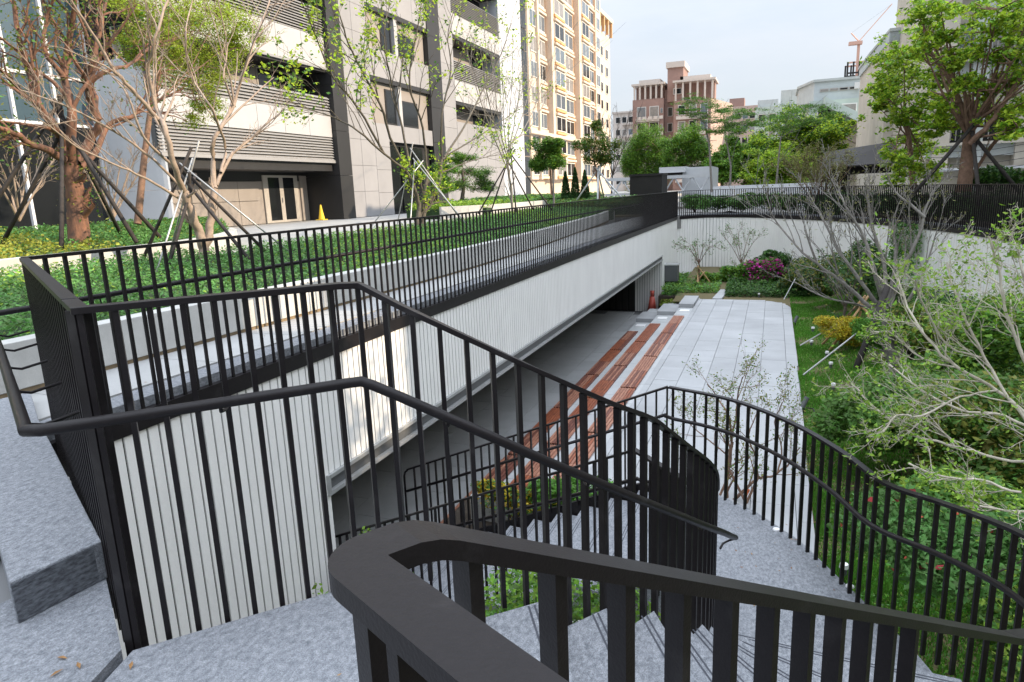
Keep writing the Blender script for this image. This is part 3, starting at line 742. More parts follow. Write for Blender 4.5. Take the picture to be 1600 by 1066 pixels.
def bush(name, label, cat, c, rx, ry, rz, n, size, leaf, seed, leaf2=None, frac=.15, group=None, stem=True, top_only=False, lumps=9, upb=.5, aspect=.5, bark=bark_dark, nst=5):
    rg = np.random.default_rng(seed); c = Vector(c)
    t = thing(name, label, cat, (c.x, c.y, c.z - rz), group)
    P_ = blob_leaves(c, rx, ry, rz, n, rg, lumps=lumps)
    P_[:,2] = np.maximum(P_[:,2], c.z-rz*1.02)
    if leaf2 is None: link('crown', leaf_mesh('crown', P_, size, leaf, rg, upb, aspect), t)
    else:
        mask = rg.uniform(size=len(P_)) < frac
        link('crown', leaf_mesh('crown', P_[~mask], size, leaf, rg, upb, aspect), t)
        stuff(link('flowers' if leaf2 in (lf_pink, lf_red) else 'young_growth', leaf_mesh('young_growth', P_[mask], size*1.15, leaf2, rg, upb, aspect), t))
    if stem:
        s = MB()
        for k in range(nst):
            a = rg.uniform(0, 6.28); q = rg.uniform(.2,.6)
            s.tube([(c.x+.03*math.cos(a), c.y+.03*math.sin(a), c.z-rz), (c.x+rx*q*.5*math.cos(a), c.y+ry*q*.5*math.sin(a), c.z-rz*.4), (c.x+rx*q*math.cos(a), c.y+ry*q*math.sin(a), c.z+rz*.2)], [max(.012, rz*.035), max(.009, rz*.025), .006], 5)
        s.build('stems', bark, t, smooth=True)
    return t
def cover(name, poly_fn, n, zfn, size, leaf, seed, thick=.12, leaf2=None, frac2=None, upb=.7, aspect=.55):
    """low leafy ground cover: leaves scattered over a bumpy top"""
    rg = np.random.default_rng(seed)
    P_ = poly_fn(n, rg)
    bump = .5*np.sin(P_[:,0]*5.1+P_[:,1]*2.3) * np.sin(P_[:,1]*4.3-P_[:,0]*1.7) + .5*np.sin(P_[:,0]*11+1)*np.sin(P_[:,1]*9.7)
    z = np.array([zfn(a, b) for a, b in P_[:,:2]]) + bump*thick*.35 + rg.uniform(-.75, .25, len(P_))*thick
    P_ = np.column_stack([P_[:,0], P_[:,1], z])
    if leaf2 is not None:
        mask = frac2(P_[:,0], P_[:,1], rg)
        a = stuff(link(name, leaf_mesh(name, P_[~mask], size, leaf, rg, upb, aspect)))
        b = stuff(link(name, leaf_mesh(name, P_[mask], size, leaf2, rg, upb, aspect)))
        return a, b
    return (stuff(link(name, leaf_mesh(name, P_, size, leaf, rg, upb, aspect))),)
def rect(x0, x1, y0, y1, pw=1.0):
    def f_(n, rg):
        u = rg.uniform(0, 1, n)**pw
        return np.column_stack([rg.uniform(x0, x1, n), y0 + (y1-y0)*u])
    return f_
def stake_set(base, n, h, r, mat_, seed, spreadr=.9, name='tree_stakes', label='', phase=0., col=None):
    t = thing(name, label, 'stakes', base)
    rg = random.Random(seed)
    for k in range(n):
        a = phase + 2*math.pi*k/n + rg.uniform(-.2, .2); s = spreadr*rg.uniform(.85, 1.15)
        top = Vector(base) + Vector((-.16*math.cos(a)+rg.uniform(-.1,.1), -.16*math.sin(a)+rg.uniform(-.1,.1), h*rg.uniform(.82, 1.15)))
        ft = Vector(base) + Vector((s*math.cos(a), s*math.sin(a), -.35))
        MB().tube([ft, top], [r, r*.85], 8).build('stake', mat_, t, smooth=True)
    return t

# ------------------------------------------------------------------ planters on the terrace
pw = [Vector(p) for p in smoothpath([(-5.7, -3, 0), (-5.55, 3, 0), (-5.42, 8, 0), (-5.38, 12, 0), (-5.6, 17, 0), (-6.0, 22, 0), (-6.4, 27, 0), (-7.0, 31.0, 0), (-8.4, 33.2, 0), (-10.6, 33.6, 0)], 5)]
def wall_strip(name, label, path, th, z0, z1, m, par=None, seg=2):
    t = thing(name, label, 'planter wall', (path[len(path)//2].x, path[len(path)//2].y, z0))
    o2 = offset(path, th)
    for i in range(0, len(path)-1, seg):
        j = min(i+seg, len(path)-1)
        pts = [tuple(path[k].to_2d()) for k in range(i, j+1)] + [tuple(o2[k].to_2d()) for k in range(j, i-1, -1)]
        # small open joint between blocks
        a = Vector(pts[0]); b = Vector(pts[1]); d = (b-a).normalized()*.006
        pts[0] = tuple(a+d); e = Vector(pts[-1]); pts[-1] = tuple(e+d)
        MB().prism(pts, z0, z1).build('wall_block', m, t, bevel=.006)
    return t
wall_strip('planter_wall', 'pale concrete wall of the near hedge planter behind the bar fence', pw, .20, .12, .50, concrete_m)
MB().ribbon([Vector((p.x, p.y, .119)) for p in offset(pw, .11)], .19, .09).build('planter_plinth', mat('brown_plinth', (.20, .15, .09), .85, var=.3, scale=8))
tag(bpy.data.objects['planter_plinth'], 'dark brown recessed foot under the near planter wall', 'plinth')
pw2 = [Vector(p) for p in smoothpath([(-10.95, -1, 0), (-10.9, 4, 0), (-10.85, 8.2, 0), (-11.0, 10.2, 0), (-11.7, 12.2, 0), (-13.3, 14.6, 0), (-15.5, 16.6, 0), (-17.5, 17.6, 0)], 5)]
wall_strip('upper_planter_wall', 'sunlit cream concrete wall of the upper planter at the far left', pw2, .25, .2, .80, concrete_m)
pw3 = [Vector(p) for p in smoothpath([(-13.4, 27.0, 0), (-12.3, 28.2, 0), (-11.6, 31, 0), (-11.5, 36, 0)], 5)]
wall_strip('far_planter_wall', 'low pale stone kerb in front of the yellow green grasses beyond the forecourt', pw3, .3, .3, .98, concrete_m)
hz = lambda x, y: .50 + .16*max(0, min(1, (-5.6-x)/3.2))
_hb = [atz(px_, py_, .68) for px_, py_ in ((262,393),(322,389),(390,383),(454,374),(517,365),(560,360),(625,352),(710,343),(785,332),(840,325))]
_hy = [-1.0, 5.0] + [p.y for p in _hb] + [32.5]; _hx = [-10.75, -10.75] + [p.x for p in _hb] + [-9.0]
print('HB', [(round(a, 1), round(b, 1)) for a, b in zip(_hx, _hy)])
hedge_far = lambda y: float(np.interp(y, _hy, _hx))
def near_poly(n, rg):
    yy = -1 + 33*rg.uniform(0, 1, n)**1.25; xr = np.interp(yy, [-1, 3, 8, 12, 17, 22, 27, 30], [-5.8, -5.75, -5.62, -5.6, -5.82, -6.2, -6.6, -7.0])
    return np.column_stack([xr - (xr-np.interp(yy, _hy, _hx))*rg.uniform(0, 1, n)**1.1, yy])
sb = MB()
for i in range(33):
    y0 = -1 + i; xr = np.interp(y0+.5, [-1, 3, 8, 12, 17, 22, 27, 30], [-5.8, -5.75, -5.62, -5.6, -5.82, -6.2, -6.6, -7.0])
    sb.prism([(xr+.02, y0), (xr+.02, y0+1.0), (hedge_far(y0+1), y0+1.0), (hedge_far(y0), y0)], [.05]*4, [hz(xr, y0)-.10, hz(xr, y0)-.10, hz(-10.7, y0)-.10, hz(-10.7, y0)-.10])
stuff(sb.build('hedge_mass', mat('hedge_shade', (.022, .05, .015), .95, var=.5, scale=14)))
yl = lambda X, Y, rg: (rg.uniform(size=len(X)) < np.clip(.5*np.sin(Y*.9+X)+.05 - .0*(X), 0, .35))
cover('hedge_plants', near_poly, 100000, lambda x, y: hz(x, y)+.02, .055, lf_hedge, 21, thick=.16, leaf2=lf_lime, frac2=lambda X, Y, rg: rg.uniform(size=len(X)) < np.clip(.12+.25*np.sin(Y*.6+X*.8), .03, .4))
def up_poly(n, rg):
    yy = rg.uniform(2, 17.6, n); xr = np.interp(yy, [-1, 4, 8.2, 10.2, 12.2, 14.6, 16.6, 17.6], [-11.2, -11.15, -11.1, -11.25, -11.95, -13.55, -15.75, -17.7])
    return np.column_stack([xr - (xr+18)*rg.uniform(0, 1, n), yy])
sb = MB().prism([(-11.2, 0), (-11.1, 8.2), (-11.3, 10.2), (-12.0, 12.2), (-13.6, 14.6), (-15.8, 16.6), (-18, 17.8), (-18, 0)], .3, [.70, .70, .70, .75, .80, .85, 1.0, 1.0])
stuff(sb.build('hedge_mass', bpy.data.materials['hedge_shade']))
cover('hedge_plants', up_poly, 42000, lambda x, y: .82 + .25*min(1, (-11-x)/6), .075, lf_hedge, 22, thick=.20, leaf2=lf_hedge_y, frac2=lambda X, Y, rg: rg.uniform(size=len(X)) < np.where(Y + (X+11)*.25 < 9.0 + .5*np.sin(X*2), .85, .06))
# far planting beds
cover('low_planting', rect(-16, -11.9, 28.5, 36), 16000, lambda x, y: 1.05, .11, lf_lime, 23, thick=.35, leaf2=lf_hedge, frac2=lambda X, Y, rg: rg.uniform(size=len(X)) < np.clip((Y-29)/6, .15, .8))
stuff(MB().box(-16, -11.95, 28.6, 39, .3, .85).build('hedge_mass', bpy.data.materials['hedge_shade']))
cover('low_planting', rect(-14.5, -5.4, 35.5, 41), 20000, lambda x, y: .75+.03*(y-35), .12, lf_hedge, 24, thick=.35, leaf2=lf_olive, frac2=lambda X, Y, rg: rg.uniform(size=len(X)) < .3)
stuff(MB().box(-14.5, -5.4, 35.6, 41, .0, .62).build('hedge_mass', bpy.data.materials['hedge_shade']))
# clipped low hedge farther left of the corner
cover('low_planting', rect(-18, -12, 39, 52), 14000, lambda x, y: 1.15, .14, lf_hedge, 25, thick=.3, leaf2=lf_lime, frac2=lambda X, Y, rg: rg.uniform(size=len(X)) < .3)
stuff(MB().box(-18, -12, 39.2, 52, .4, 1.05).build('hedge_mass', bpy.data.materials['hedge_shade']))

# ------------------------------------------------------------------ buildings on the left
BX = -22.0
b1 = thing('office_podium', 'grey and white podium building with louvred bands and black piers above the forecourt', 'building', (BX, 40, .42))
def yy(px, py=200): return atx(px, py, BX).y
YA0, YA1 = 20.9, yy(517)
YP1 = yy(548, 330) + .05; YG1 = yy(668, 100); YS1 = yy(687, 100); YB0 = yy(708, 100); YB1 = yy(782, 150); YW1 = yy(816, 150)
def louvre(z0, z1, y0, y1, par, nst=None):
    s = MB(); n = nst or max(3, int((z1-z0)/.12)); h = (z1-z0)/n
    for k in range(n): s.add([(BX-.05, y0, z0+h*k+h*.72), (BX+.05, y0, z0+h*k+.008), (BX+.05, y1, z0+h*k+.008), (BX-.05, y1, z0+h*k+h*.72), (BX-.05, y0, z0+h*k+h*.85), (BX+.05, y0, z0+h*k+h*.25), (BX+.05, y1, z0+h*k+h*.25), (BX-.05, y1, z0+h*k+h*.85)],
                          [(0,1,2,3), (7,6,5,4), (1,5,6,2), (0,4,5,1), (3,2,6,7)])
    stuff(s.build('louvre', b_louvre, par))
def panels(z0, z1, y0, y1, m, par, wd=1.9, x=None, name='panel'):
    x = BX if x is None else x; n = max(1, round((y1-y0)/wd)); wd = (y1-y0)/n
    for k in range(n):
        MB().box(x-.08, x+.045, y0+wd*k+.012, y0+wd*(k+1)-.012, z0+.008, z1-.008).build(name, m, par)
def bands(y0, y1, levels, par):
    for kind, z0, z1 in levels:
        if kind == 'l':
            louvre(z0, z1, y0, y1, par); MB().box(BX-.3, BX-.08, y0, y1, z0, z1).build('band_back', box_m, par)
        if kind == 'w':
            panels(z0, z1, y0, y1, b_white, par); MB().box(BX-.3, BX-.09, y0, y1, z0, z1).build('band_back', box_m, par)
        if kind == 'g':
            MB().box(BX-1.6, BX-1.5, y0, y1, z0, z1).build('recess_wall', b_taupe, par)
            MB().box(BX-1.5, BX-.02, y0, y1, z1-.22, z1-.002).build('recess_soffit', b_dark, par)
            n = max(2, int((y1-y0)/3.0)); wq = (y1-y0)/n
            for k in range(n):
                if (k % 2) == 0:
                    wnd = MB().box(BX-1.5, BX-1.46, y0+wq*k+.2, y0+wq*(k+1)-.2, z0+.05, z1-.3).build('window', frame_m, par)
                    MB().box(BX-1.46, BX-1.44, y0+wq*k+.28, y0+wq*(k+1)-.28, z0+.12, z1-.36).build('pane', glass_m, wnd)
LA = [('l', 3.5, 4.67), ('w', 4.67, 5.86), ('l', 5.86, 6.70), ('g', 6.70, 8.14), ('w', 8.14, 9.6), ('l', 9.6, 11.0), ('g', 11.0, 12.7), ('w', 12.7, 14.1), ('l', 14.1, 15.6), ('w', 15.6, 20)]
bands(YA0-.3, YA1, LA, b1)
MB().box(BX-.1, BX+.10, YA0-.3, YA1+.03, 3.36, 3.498).build('band_edge', b_louvre, b1)
MB().box(BX-.1, BX+.10, YA0-.3, YA1-.01, 8.03, 8.138).build('band_edge', b_louvre, b1)
# recessed entrance under band A
MB().box(BX-2.3, BX-2.0, YA0, YP1, .42, 3.36).build('entrance_wall', b_taupe, b1)
MB().box(BX-2.0, BX-.12, YA0, YA1, 2.95, 3.35).build('entrance_soffit', b_dark, b1)
MB().box(BX-1.995, BX-1.97, YA0, YA1, 2.5, 2.949).build('fascia', b_dark, b1)
xd = BX-1.98
def dpt(px, py): p = atx(px, py, xd); return p.y, p.z
panels(.42, 1.55, YA0, dpt(403, 300)[0], b_taupe, b1, 1.5, xd+.02); panels(1.56, 2.49, YA0, dpt(403, 300)[0], b_taupe, b1, 1.5, xd+.02)
y0, z1 = dpt(408, 274); y1, _ = dpt(462, 276); zg = .42
door = MB().box(xd, xd+.07, y0, y1, zg, z1).build('door', frame_m, b1)
ym = (y0+y1)/2; q = (y1-y0)
MB().box(xd+.07, xd+.085, y0+q*.13, ym-q*.06, zg+.12, z1-.12).build('pane', glass_m, door)
MB().box(xd+.07, xd+.085, ym+q*.06, y1-q*.13, zg+.12, z1-.12).build('pane', glass_m, door)
MB().box(xd+.09, xd+.13, ym-.05, ym-.02, zg+1.0, zg+1.25).build('handle', steel_m, door)
y2, _ = dpt(466, 276); y3, _ = dpt(492, 276)
panels(.42, z1, y2, y3, b_taupe, b1, 3, xd+.02)
y2, _ = dpt(495, 276); y3, _ = dpt(521, 276)
dd = MB().box(xd, xd+.05, y2, y3, zg, z1).build('louvred_door', b_dark, b1)
s = MB()
for k in range(22): s.box(xd+.05, xd+.07, y2+.08, y3-.08, zg+.15+.085*k, zg+.20+.085*k)
stuff(s.build('door_slats', c_dark, dd))
# black pier, grey facade, black strip, louvred section, white pier
ZT = 22
for z in np.arange(.42, ZT, 2.3):
    MB().box(BX-2.2, BX+.30, YA1+.03, YP1, z, z+2.285).build('pier_panel', b_dark, b1)
def inbay(z): return any(a < z < b for a, b in BAYS)
BAYS = [(7.75, 11.3), (12.9, 15.9)]
zb_ = [atx(577, 117, BX).z, atx(577, 190, BX).z]
yb0 = yy(572, 60) ; yb1 = yy(668, 120)
bays = [(atx(574, 190, BX).z, atx(577, 117, BX).z), (atx(568, 70, BX).z, atx(568, 3, BX).z)]
dz = bays[1][1] - bays[0][1]; bays.append((bays[1][0]+dz, bays[1][1]+dz))
def col_panels(y0, y1, z0, z1, m, par, wd=1.7, hh=1.45):
    n = max(1, round((z1-z0)/hh)); h = (z1-z0)/n
    for k in range(n): panels(z0+h*k, z0+h*(k+1), y0, y1, m, par, wd)
MB().box(BX-.95, BX-.30, YP1+.02, YB0+.0, .42, ZT).build('core', b_dark, b1)
yp0, yp1 = yy(612, 280), yy(668, 280); zp = atx(612, 222, BX).z
zz0 = .42
col_panels(YP1+.02, yb0, .42, ZT, b_grey, b1)
col_panels(yb0, yp0, .42, bays[0][0], b_grey, b1); col_panels(yp0, YG1, zp, bays[0][0], b_grey, b1)
for k, (z0, z1) in enumerate(bays):
    nz_ = bays[k+1][0] if k+1 < len(bays) else ZT
    col_panels(yb0, YG1, z1, nz_, b_grey, b1)
    a, b = yb0, YG1; wdt = (b-a)
    MB().box(BX-.29, BX-.24, a, b, z0, z1).build('bay_back', b_taupe, b1)
    MB().box(BX-.24, BX+.04, a, b, z1-.25, z1-.004).build('bay_top_shade', b_dark, b1)  # black strip stands in for the shadow across the bay top
    for (u, v, lo, hi) in ((.26, .42, .02, .80), (.50, .80, .02, .62)):
        wn = MB().box(BX-.24, BX-.18, a+wdt*u, a+wdt*v, z0+(z1-z0)*lo, z0+(z1-z0)*hi).build('window', b_dark, b1)
        MB().box(BX-.18, BX-.165, a+wdt*u+.08, a+wdt*v-.08, z0+(z1-z0)*lo+.1, z0+(z1-z0)*hi-.08).build('pane', glass_m, wn)
    MB().box(BX-.24, BX+.02, a+wdt*.43, a+wdt*.48, z0, z1-.26).build('bay_post', b_white, b1)
MB().box(BX-1.2, BX-.96, yp0, yp1, .42, zp).build('portal_back', b_dark, b1)
for k in range(3): MB().box(BX-.28, BX-.2, yp0+.1+(yp1-yp0)*k/3, yp0+(yp1-yp0)*(k+1)/3-.1, .5, zp-.2).build('pane', glass_m, b1)
for z in np.arange(.42, ZT, 2.3): MB().box(BX-.2, BX+.10, YG1+.01, YS1, z, z+2.285).build('pier_panel', b_dark, b1)
col_panels(YS1+.01, YB0, .42, ZT, b_grey, b1)
LB = [('p', .42, 6.70), ('g', 6.70, 8.14), ('w', 8.14, 9.6), ('l', 9.6, 11.0), ('g', 11.0, 12.7), ('w', 12.7, 14.1), ('l', 14.1, 15.6), ('g', 15.6, 17.2), ('w', 17.2, 20)]
bands(YB0+.02, YB1, LB, b1); col_panels(YB0+.02, YB1, .42, 6.7, b_grey, b1)
MB().box(BX-.3, BX-.1, YB0+.02, YB1, .42, 6.7).build('band_back', box_m, b1)
col_panels(YB1+.02, YW1, .42, 30, b_curve, b1, 2.2, 2.6)
MB().box(BX-3, BX-.1, YB1+.02, YW1-.01, .42, 30).build('pier_core', b_curve, b1)
for z in np.arange(1.0, 30, 1.9): MB().box(BX-1.2, BX-.2, YW1+.1, YW1+2.2, z, z+1.8).build('dark_glazing', glass_m, b1)
MB().box(-40, BX-2.31, YA0-.3, YW1, .42, 22).build('mass', b_dark, b1)
# pale curved wall at the building corner
cwl = thing('curved_cladding', 'pale aluminium curved wall at the corner beside the glass facade', 'wall', (-23, 21, .42))
ya, yb = atx(183, 300, -24.5).y, atx(268, 300, -21.95).y
arc = []
for k in range(9):
    t = k/8; ang = math.radians(90*(1-t)); arc.append(Vector((-24.6 + 2.65*math.cos(ang)*1.0, ya + (yb-ya)*(1-math.sin(ang)) , 0)))
arc = [Vector((-24.9, ya-.1, 0))] + [Vector((-24.6 + 2.65*math.sin(math.radians(90*k/8)), yb - (yb-ya)*math.cos(math.radians(90*k/8)), 0)) for k in range(9)]
for i in range(0, len(arc)-1, 2):
    j = min(i+2, len(arc)-1)
    for z0, z1 in ((.42, 2.1), (2.11, 4.6), (4.61, 7.0)):
        pts = [arc[k].to_2d() for k in range(i, j+1)]; back_ = [p + Vector((-.12, .0)) for p in reversed(pts)]
        MB().prism([tuple(p) for p in pts] + [tuple(p) for p in back_], z0, z1).build('panel', b_curve, cwl)
# dark glass building
gbx = -25.0
gb = thing('glass_building', 'dark blue glass building with slim white mullions at the far left', 'building', (gbx, 14, .42))
MB().box(gbx-6, gbx-.1, -4, ya-.1, .42, 20).build('core', b_dark, gb)
yv = [-4, 0, 3, 6, 9, 11.5, 13.4, atx(25, 200, gbx).y, atx(92, 200, gbx).y, atx(150, 200, gbx).y, ya+.25]
zv = [.42, 4.6, 6.3, 9.5, 13, 17, 20]
for i in range(len(yv)-1):
    for j in range(len(zv)-1):
        MB().box(gbx-.08, gbx-.03, yv[i]+.06, yv[i+1]-.06, zv[j]+.05, zv[j+1]-.05).build('pane', glass_m if j == 0 else glass_blue, gb)
for v in yv: MB().box(gbx-.08, gbx+.10, v-.05, v+.05, .42, 20).build('mullion', metal_w, gb)
for v in zv[1:-1]: MB().box(gbx-.08, gbx+.06, -4, ya-.0, v-.05, v+.05).build('transom', metal_w, gb)

# ------------------------------------------------------------------ peach tower
TX = -30.0
tw = thing('peach_tower', 'tall cream and peach apartment tower with sunlit bay windows left of the sky', 'building', (TX, 105, 0))
def ty(px): return atx(px, 120, TX).y
Y0, Y1, Y2 = ty(824)-2, ty(939), ty(958)
MB().box(TX-16, TX-.6, Y0, Y1, 0, 48).build('wall', t_cream, tw)
MB().box(TX-16, TX-.61, Y1, Y2, 0, 29.5).build('wall', t_cream, tw)
FH = 3.12; zf0 = 9.8
colsT = [(829, 838, 'n'), (841, 852, 'o'), (862, 876, 'b'), (882, 895, 'o'), (905, 915, 'b'), (919, 927, 'o'), (931, 937, 'n')]
edgesT = [824, 839.5, 855, 879, 898, 917, 929, 939]
def winmesh(wd, ht):
    f_ = MB().box(0, .10, 0, wd, 0, ht); return f_.mesh('window', framew_m)
for k in range(7):
    a, b = ty(edgesT[k]), ty(edgesT[k+1]); kind = colsT[k][2]; ya_, yb_ = ty(colsT[k][0]), ty(colsT[k][1])
    xo = TX + (.55 if kind == 'b' else 0)
    MB().box(TX-.6, xo-.02, a+.001, b-.001, 3, 48).build('bay_wall', t_orange if kind == 'o' else t_cream, tw)
    MB().box(TX-.6, xo+.35, a-.35, a+.35, 3, 48).build('pilaster', t_cream, tw)
    wm_ = winmesh(yb_-ya_, 2.0); pms_ = [MB().box(.10, .115, .1, (yb_-ya_)*.47, .12, 1.88).box(.10, .115, (yb_-ya_)*.53, (yb_-ya_)-.1, .12, 1.88).mesh('pane', g__) for g__ in (glass_m, glass_sky, curtain_m, glass_sky)]
    hm = MB().box(0, .35, -.25, yb_-ya_+.25, 2.15, 2.45).mesh('hood', t_cream); im = MB().box(0, .25, -.15, yb_-ya_+.15, -.45, -.12).mesh('sill', t_orange if kind != 'o' else t_cream)
    for fl_ in range(-2, 12):
        z = zf0 + FH*fl_
        if z > 45: break
        wn = link('window', wm_, tw, (xo, ya_, z)); 
        pn = link('pane', rnd.choice(pms_), None); pn.parent = wn
        if kind != 'n':
            for mm_, nm in ((hm, 'hood'), (im, 'sill')):
                h_ = link(nm, mm_, None); h_.parent = wn; h_.location = (0,0,0)
MB().box(TX-.6, TX+1.0, Y0, Y1, 8.7, 9.15).build('ledge', t_cream, tw)
wm_ = winmesh(1.7, 1.7); pm_ = MB().box(.10, .115, .1, 1.6, .1, 1.6).mesh('pane', glass_m)
for px in (943, 951):
    for fl_ in range(-1, 7):
        wn = link('window', wm_, tw, (TX-.58, ty(px), 6.5+FH*fl_)); pn = link('pane', pm_); pn.parent = wn
for k in range(4): MB().box(TX-.6, TX-.1, Y1+.2+(Y2-Y1-.6)*k/3, Y1+.7+(Y2-Y1-.6)*k/3, 29.5, 32.0).build('roof_post', t_orange, tw)
MB().box(TX-6, TX, Y1, Y2+.3, 32.0, 32.7).build('roof_beam', t_cream, tw)
# pale block between tower and brown building
def bldg(name, label, Y, px0, px1, pytop, depth, m, zbase=0, cat='building'):
    a = aty(px0, pytop, Y); b = aty(px1, pytop, Y)
    t = thing(name, label, cat, ((a.x+b.x)/2, Y+depth/2, zbase))
    MB().box(a.x, b.x, Y, Y+depth, zbase, a.z).build('wall', m, t)
    return t, a.x, b.x, a.z
def win_front(par, Y, x0, x1, z0, z1, fm=framew_m, gm=glass_m):
    wn = MB().box(x0, x1, Y-.10, Y+.05, z0, z1).build('window', fm, par)
    fw = min(.12, (x1-x0)*.08)
    MB().box(x0+fw, x1-fw, Y-.13, Y-.101, z0+fw, z1-fw).build('pane', rnd.choice([gm, gm, glass_sky, curtain_m]), wn); return wn
t, x0, x1, zt_ = bldg('pale_apartment_block', 'pale cream apartment block between the tower and the brown building', 190, 958, 991, 178, 20, br_white)
for fl_ in range(6):
    for c_ in range(3):
        z = zt_ - 2.6 - 3.2*fl_; xw = x0 + (x1-x0)*(.12+.3*c_)
        win_front(t, 190, xw, xw+1.3, z, z+1.6); 
    MB().box(x0+(x1-x0)*.45, x1-.2, 188.9, 190, zt_-3.2*fl_-3.1, zt_-3.2*fl_-2.85).build('balcony', br_white, t)
MB().box(x0-.3, x1+.3, 189.6, 200, zt_, zt_+.4).build('parapet', br_white, t)
# brown building
BY = 150.0
bb = thing('brown_apartments', 'pinkish brown tiled apartment block with a stair tower rising above its roof', 'building', (-24, BY, 0))
def bp(px, py, Y=BY): v = aty(px, py, Y); return v.x, v.z
xL, zL = bp(987, 131); xLr, _ = bp(1036, 131); xT0, zT = bp(1041, 97); xT1, _ = bp(1066, 95); xR0, zR = bp(1053, 126); xR1, _ = bp(1112, 120); xE, zE = bp(1126, 134)
MB().box(xL, xLr, BY+1, BY+16, 0, zL-3.2).build('wall', br_brick, bb)
MB().box(xLr, xR0, BY+3, BY+16, 0, zL-1.5).build('recess_wall', br_brick, bb)
MB().box(xR0, xR1, BY, BY+16, 0, zR-4.0).build('wall', br_brick, bb)
MB().add([(xR1, BY, 0), (xE+1.5, BY+13, 0), (xE+1.5, BY+16, 0), (xR1, BY+16, 0), (xR1, BY, zR-4.0), (xE+1.5, BY+13, zR-4.0), (xE+1.5, BY+16, zR-4.0), (xR1, BY+16, zR-4.0)], [(0,1,5,4),(1,2,6,5),(2,3,7,6),(4,5,6,7)]).build('side_wall', br_light, bb)  # paler wall colour paints in the sunlight on this side
MB().box(xT0, xT1, BY+2, BY+10, zL-4, zT-.9).build('stair_tower', br_brick, bb); MB().box(xT0-.3, xT1+.3, BY+1.7, BY+10.3, zT-.9, zT+.2).build('tower_cap', br_white, bb)
win_front(bb, BY+2, xT0+1.2, xT0+2.9, zT-6.2, zT-5.0)
for (a, b, yq, zq) in ((xL, xLr, BY+1, zL), (xR0, xR1+.6, BY, zR)):
    MB().box(a-.2, b+.2, yq-.3, yq+8, zq-.45, zq-.05).build('pergola_slab', br_white, bb)
    MB().box(a+.2, b-.2, yq+3, yq+7, zq-3.2 if a == xL else zq-4.0, zq-.46).build('penthouse', br_brick, bb)
    for k in range(6):
        xk = a + .2 + (b-a-.8)*k/5
        MB().box(xk, xk+.35, yq-.05, yq+.3, (zq-3.2 if a == xL else zq-4.0), zq-.451).build('pergola_post', br_white, bb)
    MB().box(a+1, b-1, yq+2, yq+7, zq-.05, zq+.9).build('roof_box', br_white, bb)
for fl_ in range(7):
    z = zL - 3.2 - 4.2 - 3.15*fl_
    if z < 1: break
    for u in (.14, .55):
        a = xL + (xLr-xL)*u; win_front(bb, BY+1, a, a+(xLr-xL)*.3, z+.5, z+2.7)
    win_front(bb, BY+1, xL+(xLr-xL)*.9, xLr-.15, z+1.2, z+2.2)
    MB().box(xL+.8, xLr-.8, BY+.3, BY+.99, z-.35, z+.35).build('balcony', br_white, bb)
    for q in range(5): MB().box(xL+1.1+q*1.15, xL+1.9+q*1.15, BY+.02, BY+.29, z+.0, z+.62).build('air_conditioner', br_white, bb)
    win_front(bb, BY+3, xLr+.6, xR0-.6, z+.6, z+2.4)
for fl_ in range(7):
    z = zR - 4.0 - 3.4 - 3.15*fl_
    if z < 1: break
    for u in (.12, .42, .72):
        a = xR0 + (xR1-xR0)*u; win_front(bb, BY, a, a+(xR1-xR0)*.2, z+.5, z+2.5)
    MB().box(xR0+.6, xR1-1, BY-.8, BY-.02, z-.35, z+.3).build('balcony', br_white, bb)
# farther blocks
t, x0, x1, zt_ = bldg('pink_block', 'hazy pink apartment block just right of the brown building', 210, 1133, 1190, 168, 20, br_light)
for fl_ in range(6):
    for c_ in range(5): win_front(t, 210, x0+1+(x1-x0)*.19*c_, x0+2.6+(x1-x0)*.19*c_, zt_-3.5-3.3*fl_, zt_-1.8-3.3*fl_, br_white)
MB().box(x0+1, x0+5, 212, 218, zt_, zt_+2.4).build('roof_box', br_brick, t)
t, x0, x1, zt_ = bldg('pale_roof_block', 'distant grey white block with a square roof box left of the corrugated building', 160, 1180, 1270, 168, 15, c_green)
MB().box(x0+5, x0+9.5, 162, 168, zt_, zt_+3.2).build('roof_box', c_grey, t)
MB().box(x0+.5, x0+4.5, 160.5, 166, zt_, zt_+1.4).build('roof_shed', c_sheet, t)
for fl_ in range(4):
    for c_ in range(5): win_front(t, 160, x0+.7+(x1-x0)*.19*c_, x0+2.1+(x1-x0)*.19*c_, zt_-3.0-3.2*fl_, zt_-1.5-3.2*fl_, br_white)
# corrugated roof building with stairs (px 1268-1345)
Y = 85.0
t = thing('corrugated_building', 'grey green building with corrugated top storey and outside stair slabs', 'building', (4, Y+6, 0))
xa, z2 = aty(1272, 140, Y).x, aty(1285, 124, Y).z; xb, z1_ = aty(1346, 118, Y).x, aty(1290, 157, Y).z
MB().prism([(xa-1.4, Y+5), (xa, Y), (xb, Y), (xb, Y+12), (xa-1.4, Y+12)], z1_, z2-.25).build('top_storey', c_sheet, t)
MB().prism([(xa-1.6, Y+4.9), (xa-.1, Y-.2), (xb, Y-.2), (xb, Y+12), (xa-1.6, Y+12)], z2-.249, z2).build('roof_edge', c_grey, t)
for k in range(4): win_front(t, Y, xa+.6+.95*k, xa+1.45+.95*k, z1_+.9, z2-1.0, frame_m)
MB().box(xa-.4, xb, Y-.3, Y+12, z1_-2.4, z1_-.01).build('middle_storey', c_green, t)
for k in range(2): win_front(t, Y-.3, xa+.4+2.4*k, xa+1.9+2.4*k, z1_-1.9, z1_-.5)
MB().box(xa-2.5, xb, Y+.5, Y+12, 0, z1_-2.41).build('lower_storey', c_cream, t)
